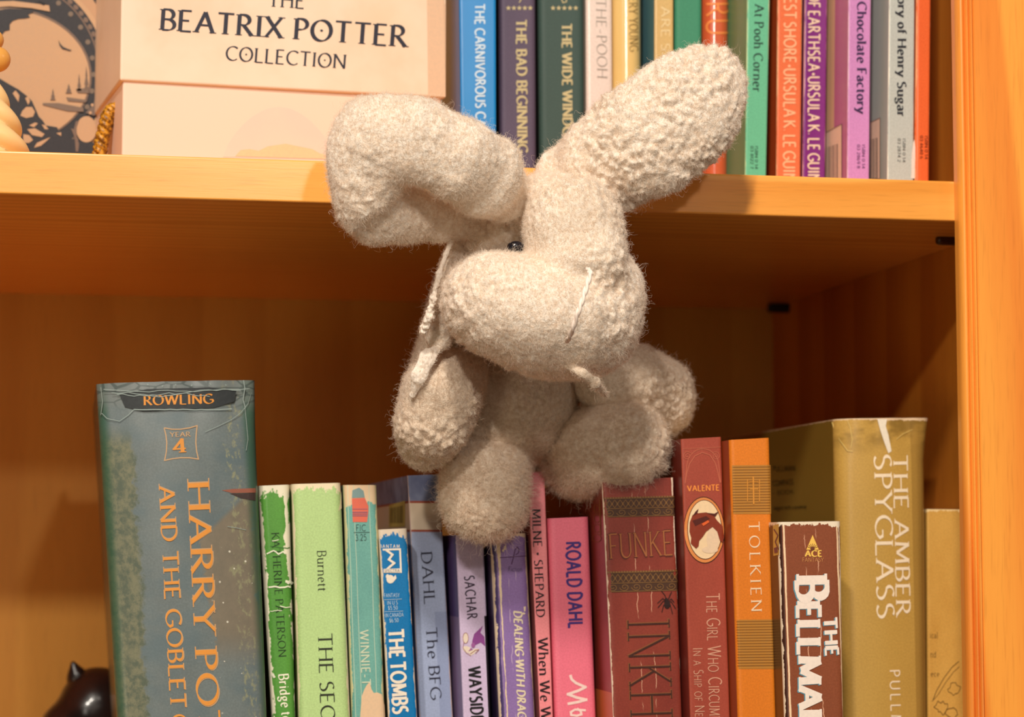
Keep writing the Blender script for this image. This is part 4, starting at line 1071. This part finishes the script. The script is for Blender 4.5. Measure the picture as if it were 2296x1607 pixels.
stars(f, 1240, 1291, 18, b); decal(f, 'emblem', line_px([(1258, -6), (1262, 6), (1270, 4), (1270, -6)], 2), STARC, b)
f = upper(1314, 1316, 1373, 1375, .084, rnd=.0012)
W = f.width(ZUP + .05)
m = book_mat('white_jacket', (230, 210, 200), W, mott=.03, rough=.22, coat=.5, side=(160, 140, 130))
b = make_book('hardcover_book', 'slim white book with thin grey italic capitals', 'book', GU, f, .13, m, th=.001)
decal(f, 'lettering', place_text('THE-POOH', (1336.5, -3), (1339.5, 175), 22, thick=.075, thin=.04, serif=.09, slant=.06), ink(140, 130, 120), b)
f = upper(1376, 1378, 1443, 1444, .084, rnd=.005, sag=.001)
W = f.width(ZUP + .05)
m = book_mat('buttery_jacket', (232, 196, 126), W, mott=.03, rough=.14, coat=.8, side=(190, 150, 80), grain=0)
b = make_book('hardcover_book', 'butter-yellow glossy book with thin brown capitals on a rounded spine', 'book', GU, f, .13, m, th=.001)
decal(f, 'lettering', place_text('ERY YOUNG', (1410, -6), (1412, 115), 19, **LIGHT), ink(128, 104, 56), b)
f = upper(1468, 1467, 1510, 1510, .078, rnd=.0006)
W = f.width(ZUP + .05)
m = book_mat('tan_gold_cover', (214, 178, 114), W, mott=.04, rough=.3, coat=.3, side=(84, 134, 150))
b = make_book('paperback_book', 'narrow tan-gold book with pale capitals and a blue side', 'book', GU, f, .13, m)
decal(f, 'lettering', place_text('ARE S', (1482.5, 14), (1483, 114), 19, thick=.10, thin=.08, serif=.04), ink(238, 214, 164), b)
f = upper(1514, 1514, 1575, 1574, .080, rnd=.0018)
W = f.width(ZUP + .05)
m = book_mat('green_cloth_cover', (62, 138, 106), W, mott=.04, rough=.65, side=(20, 60, 44), cloth=True)
b = make_book('hardcover_book', 'plain sea-green cloth book partly hidden by the upright ear', 'book', GU, f, .13, m, hard=True, th=.0015)
f = upper(1577, 1578, 1640, 1638, .082, rnd=.0045, sag=.001)
W = f.width(ZUP + .05)
m = book_mat('orange_red_jacket', (208, 92, 54), W, mott=.06, rough=.15, coat=.8, side=(120, 40, 20), grain=0, base2=(190, 76, 44))
b = make_book('hardcover_book', 'glossy orange-red book with large orange letters behind the upright ear', 'book', GU, f, .13, m, th=.001)
decal(f, 'lettering', place_text('RU', (1583.5, 4), (1584.5, 79), 52, thick=.10, thin=.10, serif=0), ink(236, 136, 66), b)
f = upper(1642, 1641, 1651, 1650, .080, rnd=.0005)
m = book_mat('cream_thin_cover', (214, 164, 104), .0016, mott=.03, rough=.4)
b = make_book('paperback_book', 'very thin cream booklet between the orange-red and mint books', 'book', GU, f, .12, m)
f = upper(1676, 1671, 1726, 1718, .058, rnd=.0005)
W = f.width(ZUP + .05)
m = book_mat('mint_cover', (102, 188, 148), W, mott=.03, rough=.35, side=(84, 150, 108), coat=.2, wear=.1, wearcol=(210, 226, 176))
b = make_book('paperback_book', 'mint-green paperback with dark lettering beside the tip of the upright ear', 'book', GU, f, .13, m)
decal(f, 'lettering', place_text('At Pooh Corner', (1693, 9), (1688, 206), 20, **SERIF), ink(30, 60, 52), b)
def isbn(f, b, l1, xa, xb, y0, y1, r=(0, 0, 0)):
    decal(f, 'lettering', place_text('ISBN 0 14', (xa, y0), (xa - .3, y1), 6.5, **SANS) + place_text(l1, (xb, y0), (xb - .3, y1 - 1), 6.5, **SANS), ink(*r), b)
isbn(f, b, '03 8122 7', 1693, 1683, 327, 379, (36, 70, 60))
f = upper(1744, 1741, 1799, 1795, .062, rnd=.0005)
W = f.width(ZUP + .05)
m = book_mat('coral_cover', (232, 112, 64), W, mott=.03, rough=.35, side=(196, 76, 34), coat=.2, wear=.1, wearcol=(250, 190, 140))
b = make_book('paperback_book', 'coral-orange paperback with pale outlined capitals, left of the deep purple one', 'book', GU, f, .12, m)
OUT = dict(thick=.17, thin=.11, serif=.03, gap=.10, space=.22)
decal(f, 'lettering', place_text('EST SHORE*URSULA K. LE GUIN', (1759, -6), (1756.5, 408), 26, **OUT), ink(250, 184, 138), b)
f = upper(1805, 1800, 1855, 1850, .060, rnd=.0005)
W = f.width(ZUP + .05)
m = book_mat('purple_cover', (124, 34, 122), W, mott=.06, rough=.3, side=(80, 24, 80), coat=.3, wear=.12, wearcol=(214, 160, 170))
b = make_book('paperback_book', 'deep purple paperback with cream outlined capitals', 'book', GU, f, .12, m)
decal(f, 'lettering', place_text('OF EARTHSEA*URSULA K. LE GUIN', (1813, -16), (1812, 408), 25, **OUT), ink(234, 204, 178), b)
f = upper(1903, 1900, 1953, 1949, .040, rnd=.0005)
W = f.width(ZUP + .05)
def choc(t, x, y, uv, col):
    col = t.mix(t.math('LESS_THAN', x, -.0003), col, rgb(196, 112, 150))
    return t.mix(t.math('LESS_THAN', x, -.0165), col, rgb(232, 186, 150))
m = book_mat('orchid_cover', (206, 138, 196), W, mott=.03, rough=.38, extra=choc, coat=.15, wear=.08, wearcol=(240, 200, 220))
b = make_book('paperback_book', 'orchid-pink paperback with bold dark lettering and a barcode panel on its side', 'book', GU, f, .125, m)
BS = dict(thick=.19, thin=.08, serif=.12)
decal(f, 'lettering', place_text('Chocolate Factory', (1922.5, 4), (1921.5, 254), 20, **BS), ink(60, 34, 80), b)
isbn(f, b, '03 2869 8', 1933, 1922, 324, 378, (96, 50, 104))
decal(f, 'barcode_panel', [[(1852, 297), (1887, 278), (1887, 400), (1852, 400)]], ink(246, 210, 184), b, 1, side=True)
decal(f, 'barcode', [q for k in range(6) for q in line_px([(1855 + k * 4.4, 330 - k * 1.5), (1855 + k * 4.4, 400)], 1 + (k % 2) * .8)] + line_px([(1852, 297), (1887, 278), (1887, 400)], 1.0), ink(96, 62, 66), b, 2, side=True)
f = upper(1994, 1990, 2051, 2048, .034, rnd=.0005)
W = f.width(ZUP + .05)
m = book_mat('grey_green_cover', (186, 192, 186), W, mott=.03, rough=.38, side=(176, 184, 176), coat=.15, wear=.12, wearcol=(236, 232, 216))
b = make_book('paperback_book', 'pale grey-green paperback with bold black lettering, second from the right', 'book', GU, f, .125, m)
decal(f, 'lettering', place_text('ory of Henry Sugar', (2013.5, -6), (2012, 261), 19, **BS), ink(38, 42, 50), b)
isbn(f, b, '03 2874 2', 2024, 2013, 310, 364, (90, 96, 96))
decal(f, 'barcode_panel', [[(1952, 274), (1973, 264), (1973, 400), (1952, 400)]], ink(246, 214, 186), b, 1, side=True)
decal(f, 'barcode', [q for k in range(4) for q in line_px([(1954 + k * 4, 312 - k), (1954 + k * 4, 400)], 1 + (k % 2) * .8)] + line_px([(1952, 274), (1973, 264), (1973, 400)], 1.0), ink(96, 62, 66), b, 2, side=True)
decal(f, 'scuff', [[(2043, 400), (2044, 345), (2047, 320), (2050, 312), (2052, 330), (2051, 400)]], ink(244, 234, 222), b, 2)
f = upper(2056, 2052, 2088, 2084, .034, rnd=.0010)
W = f.width(ZUP + .05)
m = book_mat('bright_orange_cover', (244, 110, 56), W, mott=.03, rough=.35, side=(200, 76, 30), coat=.25, wear=.12, wearcol=(255, 180, 130))
b = make_book('paperback_book', 'thin bright orange paperback, last on the upper shelf', 'book', GU, f, .12, m)
isbn(f, b, '03 4640 6', 2074, 2063, 304, 357, (110, 40, 24))

# ------------------------------------------------------------------ black ceramic cat at lower left
t = NT('black_glaze'); n_ = t.noise(t.obj(), 60, 3)
m_cat = t.done(t.mix(n_, rgb(26, 20, 22), rgb(40, 32, 32)), t.math('ADD', .22, t.math('MULTIPLY', n_, .15)), .5, .4, .12)
# ------------------------------------------------------------------ soft shapes: signed distance -> surface nets
def smin(a, b, k):
    h = np.clip(.5 + .5 * (b - a) / k, 0, 1)
    return b * (1 - h) + a * h - k * h * (1 - h)
def e_chain(pts, q=1.0, k=.002):
    return ('c', [(tuple(P(x, y, d)), M(r, d)) for (x, y, d, r) in pts], q, k)
def e_ell(px, py, d, rx, ry, rd, rot=0.0):
    return ('e', tuple(P(px, py, d)), (M(rx, d), M(rd, d), M(ry, d)), math.radians(rot))
def ev(el, X, Y, Z):
    if el[0] == 'e':
        c, r, rot = el[1], el[2], el[3]
        dx, dy, dz = X - c[0], Y - c[1], Z - c[2]
        cs, sn = cos(rot), sin(rot)
        ux, uz = dx * cs + dz * sn, -dx * sn + dz * cs
        k0 = np.sqrt((ux / r[0]) ** 2 + (dy / r[1]) ** 2 + (uz / r[2]) ** 2) + 1e-9
        k1 = np.sqrt((ux / r[0] ** 2) ** 2 + (dy / r[1] ** 2) ** 2 + (uz / r[2] ** 2) ** 2) + 1e-9
        return k0 * (k0 - 1) / k1
    _, pts, q, k = el
    out = None
    for (a, ra), (b, rb) in zip(pts, pts[1:]):
        ab = np.array(b) - np.array(a); l2 = float(ab @ ab) + 1e-12
        t = np.clip(((X - a[0]) * ab[0] + (Y - a[1]) * ab[1] + (Z - a[2]) * ab[2]) / l2, 0, 1)
        dx = X - a[0] - t * ab[0]; dy = (Y - a[1] - t * ab[1]) / q; dz = Z - a[2] - t * ab[2]
        d = np.sqrt(dx * dx + dy * dy + dz * dz) - (ra + t * (rb - ra))
        out = d if out is None else smin(out, d, k)
    return out
def bounds(els):
    lo = np.full(3, 1e9); hi = -lo
    for e in els:
        if e[0] == 'e':
            m_ = max(e[2]); c = np.array(e[1]); lo = np.minimum(lo, c - m_); hi = np.maximum(hi, c + m_)
        else:
            for c, r in e[1]: lo = np.minimum(lo, np.array(c) - r); hi = np.maximum(hi, np.array(c) + r)
    return lo, hi
def nets(fn, lo, hi, vox):
    n = np.ceil((hi - lo) / vox).astype(int) + 1
    ax = [lo[i] + vox * np.arange(n[i]) for i in range(3)]
    X, Y, Z = np.meshgrid(*[a.astype(np.float32) for a in ax], indexing='ij')
    D_ = fn(X, Y, Z).astype(np.float32)
    S = D_ < 0
    c = np.zeros(tuple(n - 1), dtype=np.int8)
    for i in (0, 1):
        for j in (0, 1):
            for k in (0, 1): c += S[i:n[0] - 1 + i, j:n[1] - 1 + j, k:n[2] - 1 + k]
    act = (c > 0) & (c < 8)
    idx = -np.ones(act.shape, dtype=np.int64); cells = np.argwhere(act); idx[act] = np.arange(len(cells))
    acc = np.zeros((len(cells), 3)); cnt = np.zeros(len(cells))
    off = [(i, j, k) for i in (0, 1) for j in (0, 1) for k in (0, 1)]
    for a in range(8):
        for b in range(a + 1, 8):
            oa, ob = np.array(off[a]), np.array(off[b])
            if np.abs(oa - ob).sum() != 1: continue
            da = D_[tuple((cells + oa).T)]; db = D_[tuple((cells + ob).T)]
            m_ = (da < 0) != (db < 0)
            t = np.where(m_, da / (da - db + 1e-12), 0)
            acc += np.where(m_[:, None], oa + (ob - oa) * t[:, None], 0); cnt += m_
    V = lo + vox * (cells + acc / cnt[:, None])
    Fs = []
    for axn in range(3):
        o1, o2 = [(1, 2), (2, 0), (0, 1)][axn]
        sh = [slice(None)] * 3; sh2 = [slice(None)] * 3
        sh[axn] = slice(0, n[axn] - 1); sh2[axn] = slice(1, n[axn])
        cr = S[tuple(sh)] != S[tuple(sh2)]
        e = np.argwhere(cr)
        e = e[(e[:, o1] > 0) & (e[:, o2] > 0) & (e[:, o1] < n[o1] - 1) & (e[:, o2] < n[o2] - 1)]
        d1 = np.zeros(3, int); d1[o1] = 1; d2 = np.zeros(3, int); d2[o2] = 1
        q = np.stack([idx[tuple((e - d1 - d2).T)], idx[tuple((e - d2).T)], idx[tuple(e.T)], idx[tuple((e - d1).T)]], 1)
        flip = ~S[tuple(e.T)]
        q[flip] = q[flip][:, ::-1]
        Fs.append(q)
    return V, np.concatenate(Fs)

# --- numpy noise
_rng = np.random.RandomState(4); _perm = _rng.permutation(4096); _vals = _rng.rand(4096).astype(np.float32)
def _h(i, j, k): return _perm[(i + _perm[(j + _perm[k & 4095]) & 4095]) & 4095]
def vnoise(p):
    f = np.floor(p).astype(int); t = p - f; t = t * t * (3 - 2 * t); r = 0
    for i in (0, 1):
        for j in (0, 1):
            for k in (0, 1):
                wgt = (t[:, 0] if i else 1 - t[:, 0]) * (t[:, 1] if j else 1 - t[:, 1]) * (t[:, 2] if k else 1 - t[:, 2])
                r = r + wgt * _vals[_h(f[:, 0] + i, f[:, 1] + j, f[:, 2] + k)]
    return r
def fbm(p, o=3):
    r, a, s = 0, 1, 0
    for i in range(o): r = r + a * vnoise(p * 2 ** i + 17.3 * i); s += a; a *= .5
    return r / s
def worley(p):
    f = np.floor(p).astype(int); best = np.full(len(p), 9.0)
    for i in (-1, 0, 1):
        for j in (-1, 0, 1):
            for k in (-1, 0, 1):
                c0, c1, c2 = f[:, 0] + i, f[:, 1] + j, f[:, 2] + k
                h1 = _h(c0, c1, c2)
                q = np.stack([c0 + _vals[h1], c1 + _vals[(h1 * 7 + 13) & 4095], c2 + _vals[(h1 * 31 + 71) & 4095]], 1)
                best = np.minimum(best, ((p - q) ** 2).sum(1))
    return np.sqrt(best)
def normals(V, Fq):
    n1 = np.cross(V[Fq[:, 2]] - V[Fq[:, 0]], V[Fq[:, 3]] - V[Fq[:, 1]])
    N = np.zeros_like(V)
    for i in range(4): np.add.at(N, Fq[:, i], n1)
    return N / (np.linalg.norm(N, axis=1, keepdims=True) + 1e-12)
def smooth(V, Fq, it):
    e = np.concatenate([Fq[:, [0, 1]], Fq[:, [1, 2]], Fq[:, [2, 3]], Fq[:, [3, 0]]])
    for _ in range(it):
        A = np.zeros_like(V); c = np.zeros(len(V))
        np.add.at(A, e[:, 0], V[e[:, 1]]); np.add.at(c, e[:, 0], 1)
        np.add.at(A, e[:, 1], V[e[:, 0]]); np.add.at(c, e[:, 1], 1)
        V = V * .4 + .6 * A / c[:, None]
    return V

# ------------------------------------------------------------------ wool materials
def wool(tag, b1, b2, b3, f1, f2, f3):
    t = NT('wool_base' + tag); o_ = t.obj()
    n1 = t.noise(o_, 700, 4, .65); n2 = t.noise(o_, 26, 3, .6)
    col = t.mix(t.step(n1, .32, .68), rgb(*b1), rgb(*b2))
    col = t.mix(t.math('MULTIPLY', t.step(n2, .48, .72), .35), col, rgb(*b3))
    t.bump(t.noise(o_, 1500, 4, .7), .7, .0007)
    m1 = t.done(col, .95, .1, sheen=.3)
    t = NT('wool_fibre' + tag); o_ = t.obj(); n2 = t.noise(o_, 75, 4, .65); n1 = t.noise(o_, 500, 2, .6)
    col = t.mix(t.step(n1, .35, .7), rgb(*f1), rgb(*f2))
    col = t.mix(t.math('MULTIPLY', t.step(n2, .48, .72), .45), col, rgb(*f3))
    dif = t.n('ShaderNodeBsdfDiffuse'); trl = t.n('ShaderNodeBsdfTranslucent'); mx_ = t.n('ShaderNodeMixShader')
    t.put(dif.inputs[0], col); t.put(trl.inputs[0], col); mx_.inputs[0].default_value = .46
    t.t.links.new(dif.outputs[0], mx_.inputs[1]); t.t.links.new(trl.outputs[0], mx_.inputs[2])
    t.t.links.new(mx_.outputs[0], t.t.nodes['Material Output'].inputs['Surface'])
    return m1, t.m
m_wool, m_fibre = wool('', (232, 208, 184), (253, 241, 227), (216, 190, 162), (252, 236, 219), (255, 249, 240), (228, 202, 176))
m_wool2, m_fibre2 = wool('_darker', (212, 188, 164), (238, 220, 200), (192, 166, 140), (238, 218, 198), (246, 234, 218), (208, 184, 160))  # darker, browner wool tone for torso, limbs and tuft

def fur(parent, V, Fq, density, length, rad, seed, curl=1.0, shaggy=0.0, grubby=False):
    r = np.random.RandomState(seed)
    tri = np.concatenate([Fq[:, [0, 1, 2]], Fq[:, [0, 2, 3]]])
    a, b, c = V[tri[:, 0]], V[tri[:, 1]], V[tri[:, 2]]
    ar = .5 * np.linalg.norm(np.cross(b - a, c - a), axis=1)
    N = normals(V, Fq)
    n = int(density * ar.sum() * 1e6)
    pick = np.searchsorted(np.cumsum(ar) / ar.sum(), r.rand(n)); pick = np.minimum(pick, len(tri) - 1)
    u, v = r.rand(n), r.rand(n); m_ = u + v > 1; u[m_], v[m_] = 1 - u[m_], 1 - v[m_]
    p = a[pick] + (b - a)[pick] * u[:, None] + (c - a)[pick] * v[:, None]
    nn_ = N[tri[pick, 0]]
    fld = lambda s, o: np.stack([fbm(p * s + o, 2), fbm(p * s + o + 31.7, 2), fbm(p * s + o + 77.1, 2)], 1) - .5
    L = length * (.5 + 1.0 * r.rand(n)) * (1 + shaggy * (r.rand(n) < .03) * 1.6)
    f1 = fld(420, 3.0); f2 = fld(900, 9.0)
    rnd = r.randn(n, 3) * .13
    d1 = nn_ + f1 * 3.2 * curl + rnd; d1 /= np.linalg.norm(d1, axis=1, keepdims=True)
    d1 = d1 + nn_ * .35
    d2 = nn_ * .5 + f2 * 4.0 * curl + r.randn(n, 3) * .28; d2 /= np.linalg.norm(d2, axis=1, keepdims=True)
    d3 = nn_ * .1 + f1[:, [1, 2, 0]] * 4.0 * curl + r.randn(n, 3) * .4; d3 /= np.linalg.norm(d3, axis=1, keepdims=True)
    K = 4
    pts = np.zeros((n, K, 3)); pts[:, 0] = p - nn_ * .0002
    pts[:, 1] = pts[:, 0] + d1 * (L * .42)[:, None]
    pts[:, 2] = pts[:, 1] + d2 * (L * .34)[:, None]
    pts[:, 3] = pts[:, 2] + d3 * (L * .34)[:, None]
    cv = bpy.data.hair_curves.new('fleece'); cv.add_curves([K] * n)
    cv.position_data.foreach_set('vector', pts.astype(np.float32).ravel())
    ra = np.tile(np.array([1, .95, .8, .35], dtype=np.float32) * rad, n)
    at = cv.attributes.get('radius') or cv.attributes.new('radius', 'FLOAT', 'POINT')
    at.data.foreach_set('value', ra)
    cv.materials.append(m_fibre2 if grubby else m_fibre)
    o = bpy.data.objects.new('fleece', cv); C.objects.link(o); o.parent = parent
    o['kind'] = 'stuff'
    return o

def plush(name, root, groups, k_out=.0012, vox=.00052, sm=4, clump=(.0006, 380), fine=(.00022, 1100), big=(.0006, 90), fur_kw=None, cuts=(), label=None, mat=None):
    els = [e for g in groups for e in g[1]]
    lo, hi = bounds(els); pad = .004; lo -= pad; hi += pad
    def fn(X, Y, Z):
        out = None
        for k_in, g in groups:
            d = None
            for e in g:
                x = ev(e, X, Y, Z); d = x if d is None else smin(d, x, k_in)
            out = d if out is None else smin(out, d, k_out)
        for e in cuts:
            out = -smin(-out, ev(e, X, Y, Z), .004)
        return out
    V, Fq = nets(fn, lo, hi, vox)
    V = smooth(V, Fq, sm)
    N = normals(V, Fq)
    S0 = V.copy()
    wob = S0 + (np.stack([vnoise(S0 * 300), vnoise(S0 * 300 + 50), vnoise(S0 * 300 + 90)], 1) - .5) * .0018
    w1 = 1 - np.clip(worley(wob * clump[1]), 0, 1)
    msk = np.clip((fbm(S0 * 55 + 5, 2) - .34) * 4, .25, 1.3)
    w2 = 1 - np.clip(worley(wob * clump[1] * 2.1 + 40), 0, 1)
    d = clump[0] * 1.35 * (w1 - .45) * 2 * msk + clump[0] * .45 * (w2 - .45) * 2 * msk + fine[0] * (fbm(S0 * fine[1], 2) - .5) * 2 + big[0] * (fbm(S0 * big[1], 2) - .5) * 2
    V = V + N * d[:, None]
    me = bpy.data.meshes.new(name)
    me.from_pydata(V.tolist(), [], Fq.tolist()); me.polygons.foreach_set('use_smooth', [True] * len(me.polygons))
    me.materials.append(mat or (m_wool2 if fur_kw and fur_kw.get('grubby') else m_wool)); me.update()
    o = bpy.data.objects.new(name, me); C.objects.link(o); o.parent = root
    o.matrix_parent_inverse = Matrix.Translation(-Vector(root.location))
    if label: o['label'] = label
    if fur_kw is not None:
        fo = fur(o, V, Fq, **fur_kw)
    return o, V, Fq

# ------------------------------------------------------------------ the plush rabbit
rb = thing('plush_rabbit', P(1150, 1050, .075), 'cream fleece toy rabbit with one folded ear, seated on top of the lower books', 'stuffed animal')
FUR = dict(density=4.4, length=.0012, rad=.000021, seed=1, shaggy=1.1)
def fk(seed, **kw): d = dict(FUR); d.update(seed=seed, **kw); return d

# torso: belly and the long back seen at the left
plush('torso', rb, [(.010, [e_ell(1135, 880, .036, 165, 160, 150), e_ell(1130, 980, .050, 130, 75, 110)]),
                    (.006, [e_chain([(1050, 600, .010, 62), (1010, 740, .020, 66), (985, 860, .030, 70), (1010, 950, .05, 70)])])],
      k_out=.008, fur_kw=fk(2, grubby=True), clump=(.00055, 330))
# head
plush('head', rb, [
    (.007, [e_ell(1284, 515, -.034, 116, 122, 120, 10), e_ell(1225, 450, -.022, 66, 70, 80), e_ell(1338, 588, -.040, 62, 78, 96, 14), e_ell(1280, 590, -.040, 74, 50, 84)]),
    (.008, [e_ell(1110, 540, -.004, 95, 80, 85), e_ell(1180, 560, -.006, 95, 90, 90)]),
    (.010, [e_ell(1098, 672, -.028, 108, 106, 125), e_ell(1222, 706, -.036, 198, 122, 140, -6), e_ell(1360, 668, -.028, 84, 112, 120, -6),
            e_ell(1262, 760, -.028, 150, 84, 118, -4)]),
    ], k_out=.0045, fur_kw=fk(3), clump=(.00065, 300), big=(.0007, 80))
# ears
plush('ear', rb, [
    (.009, [e_chain([(1130, 432, -.028, 66), (1085, 395, -.040, 86), (1020, 352, -.048, 90), (945, 308, -.050, 84), (880, 300, -.046, 86)], q=.62, k=.006),
            e_ell(828, 345, -.040, 92, 122, 62, 8), e_ell(806, 420, -.036, 56, 96, 52, -8)]),
    (.009, [e_chain([(815, 400, -.034, 66), (850, 465, -.030, 76), (915, 480, -.026, 60), (985, 492, -.020, 44), (1062, 500, -.014, 40)], q=.62, k=.006)]),
    ], k_out=.0035, fur_kw=fk(4, curl=.8), clump=(.00055, 280), big=(.0012, 75), label='folded drooping fleece ear')
plush('ear', rb, [
    (.006, [e_chain([(1270, 398, -.016, 78), (1365, 362, -.026, 108), (1455, 308, -.034, 126), (1545, 238, -.036, 120), (1592, 186, -.034, 88)], q=.52, k=.008)])],
    fur_kw=fk(5, curl=1.1), clump=(.00085, 300), big=(.0008, 70), label='upright fleece ear')
# arms
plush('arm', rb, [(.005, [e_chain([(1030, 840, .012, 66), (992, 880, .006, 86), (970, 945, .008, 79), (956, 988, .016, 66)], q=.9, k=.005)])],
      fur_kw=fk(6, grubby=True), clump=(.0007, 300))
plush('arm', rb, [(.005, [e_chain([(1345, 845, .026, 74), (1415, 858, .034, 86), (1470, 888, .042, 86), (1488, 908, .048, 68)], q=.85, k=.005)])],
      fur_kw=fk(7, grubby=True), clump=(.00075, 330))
# legs
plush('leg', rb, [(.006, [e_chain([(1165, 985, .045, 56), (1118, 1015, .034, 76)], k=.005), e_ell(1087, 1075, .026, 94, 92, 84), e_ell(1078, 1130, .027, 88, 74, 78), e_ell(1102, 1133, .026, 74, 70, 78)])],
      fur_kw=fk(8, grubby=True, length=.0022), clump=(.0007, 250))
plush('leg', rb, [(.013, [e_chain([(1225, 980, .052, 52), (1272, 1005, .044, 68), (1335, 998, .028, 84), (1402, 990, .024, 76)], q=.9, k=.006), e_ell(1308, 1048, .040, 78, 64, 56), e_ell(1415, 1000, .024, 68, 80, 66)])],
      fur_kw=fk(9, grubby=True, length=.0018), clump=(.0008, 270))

# eye, mouth thread, seam edge, wisp
m_eye = NT('black_bead').done(rgb(18, 18, 30), .15, .6)
eo = uvsphere('eye', P(1157, 553, -.0300), M(20, 0), M(15, 0), M(13, 0), m_eye, rb)
m_thr = NT('pink_thread').done(rgb(255, 236, 222), .6, .3)
path = [(1318, 602, -.0735), (1324, 612, -.0775), (1316, 640, -.0785), (1306, 672, -.0795), (1296, 700, -.0795), (1285, 735, -.0765), (1276, 757, -.0715), (1270, 768, -.0665)]
pp = [P(*q) for q in path]; fine = []
for i in range(len(pp) - 1):
    for k in range(5): fine.append(pp[i].lerp(pp[i + 1], k / 5))
for ph in (0, pi):
    pts = [p + RIGHT * cos(i * .8 + ph) * .0004 + FWD * sin(i * .8 + ph) * .0004 for i, p in enumerate(fine)]
    v_, f_ = tube(pts, .00062, 8); mesh_obj('mouth_thread', v_, f_, m_thr, rb, smooth=True)
t = NT('seam_suede'); sn_ = t.noise(t.obj(), 900, 3)
t.bump(sn_, .6, .0005)
m_seam = t.done(t.mix(sn_, rgb(214, 180, 150), rgb(250, 226, 204)), .8, .2)
t = NT('white_wool'); m_wwool = t.done(t.mix(t.noise(t.obj(), 900, 3), rgb(235, 216, 196), rgb(255, 246, 236)), .9, .1)
plush('seam_edge', rb, [(.001, [e_chain([(1016, 530, -.017, 5), (1000, 570, -.019, 6), (985, 615, -.020, 6.5), (972, 670, -.019, 7.5), (962, 712, -.017, 9), (950, 742, -.014, 10)], k=.001)])],
      vox=.00035, sm=1, clump=(.0003, 700), big=(.0002, 200), mat=m_wwool, fur_kw=dict(density=3.0, length=.0009, rad=.00002, seed=21))
plush('seam_edge', rb, [(.001, [e_chain([(985, 775, -.007, 9), (958, 802, -.008, 17), (940, 842, -.0075, 17), (925, 885, -.004, 8)], q=.45, k=.002)])],
      vox=.00035, sm=1, clump=(.0003, 600), big=(.0002, 200), mat=m_wwool, fur_kw=dict(density=4.0, length=.0012, rad=.00002, seed=22))
plush('seam_flap', rb, [(.003, [e_chain([(1030, 540, -.008, 22), (1010, 610, -.011, 26), (995, 690, -.010, 30), (985, 760, -.006, 30)], q=.5, k=.003)])],
      fur_kw=fk(23, length=.0010), clump=(.0002, 400))
plush('wool_tuft', rb, [(.002, [e_chain([(1270, 815, -.044, 12), (1305, 836, -.047, 9), (1335, 858, -.045, 12), (1356, 884, -.036, 7)], q=.6, k=.002)])],
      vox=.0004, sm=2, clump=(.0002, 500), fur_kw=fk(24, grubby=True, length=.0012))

# ------------------------------------------------------------------ cat body
ct = thing('cat_figurine', P(150, 1600, .05), 'glossy black ceramic cat ornament with pointed ear, half hidden behind the teal hardback', 'figurine')
ct.location.z = ZLOW
yc = .235
def cat_part(name, groups, k_out=.004, vox=.0012, cuts=()):
    els = [e for g in groups for e in g[1]]; lo, hi = bounds(els); lo -= .004; hi += .004
    lo[2] = max(lo[2], ZLOW + .0002 - 2 * vox)
    def fn(X, Y, Z):
        out = None
        for k_in, g in groups:
            d = None
            for e in g: x = ev(e, X, Y, Z); d = x if d is None else smin(d, x, k_in)
            out = d if out is None else smin(out, d, k_out)
        for e in cuts: out = -smin(-out, ev(e, X, Y, Z), .004)
        return np.maximum(out, (ZLOW + .0002) - Z)
    V, Fq = nets(fn, lo, hi, vox); V = smooth(V, Fq, 4)
    me = bpy.data.meshes.new(name); me.from_pydata(V.tolist(), [], Fq.tolist()); me.polygons.foreach_set('use_smooth', [True] * len(me.polygons))
    me.materials.append(m_cat); me.update()
    o = bpy.data.objects.new(name, me); C.objects.link(o); o.parent = ct; o.matrix_parent_inverse = Matrix.Translation(-Vector(ct.location))
    return o
cat_part('body', [(.02, [e_ell(190, 1900, yc + .02, 150, 330, 130), e_ell(150, 2150, yc + .02, 190, 200, 150)])])
cat_part('head', [(.006, [e_ell(218, 1585, yc, 84, 88, 85), e_ell(150, 1640, yc - .008, 62, 66, 70), e_chain([(205, 1580, yc, 50), (215, 1760, yc + .01, 70)], k=.01)])])
cat_part('ear', [(.002, [e_chain([(190, 1565, yc, 38), (174, 1520, yc - .002, 20), (164, 1488, yc - .004, 7)], k=.004)])], vox=.0006)
cat_part('ear', [(.002, [e_chain([(258, 1560, yc + .012, 34), (275, 1515, yc + .014, 18), (288, 1486, yc + .014, 6)], k=.004)])], vox=.0006)
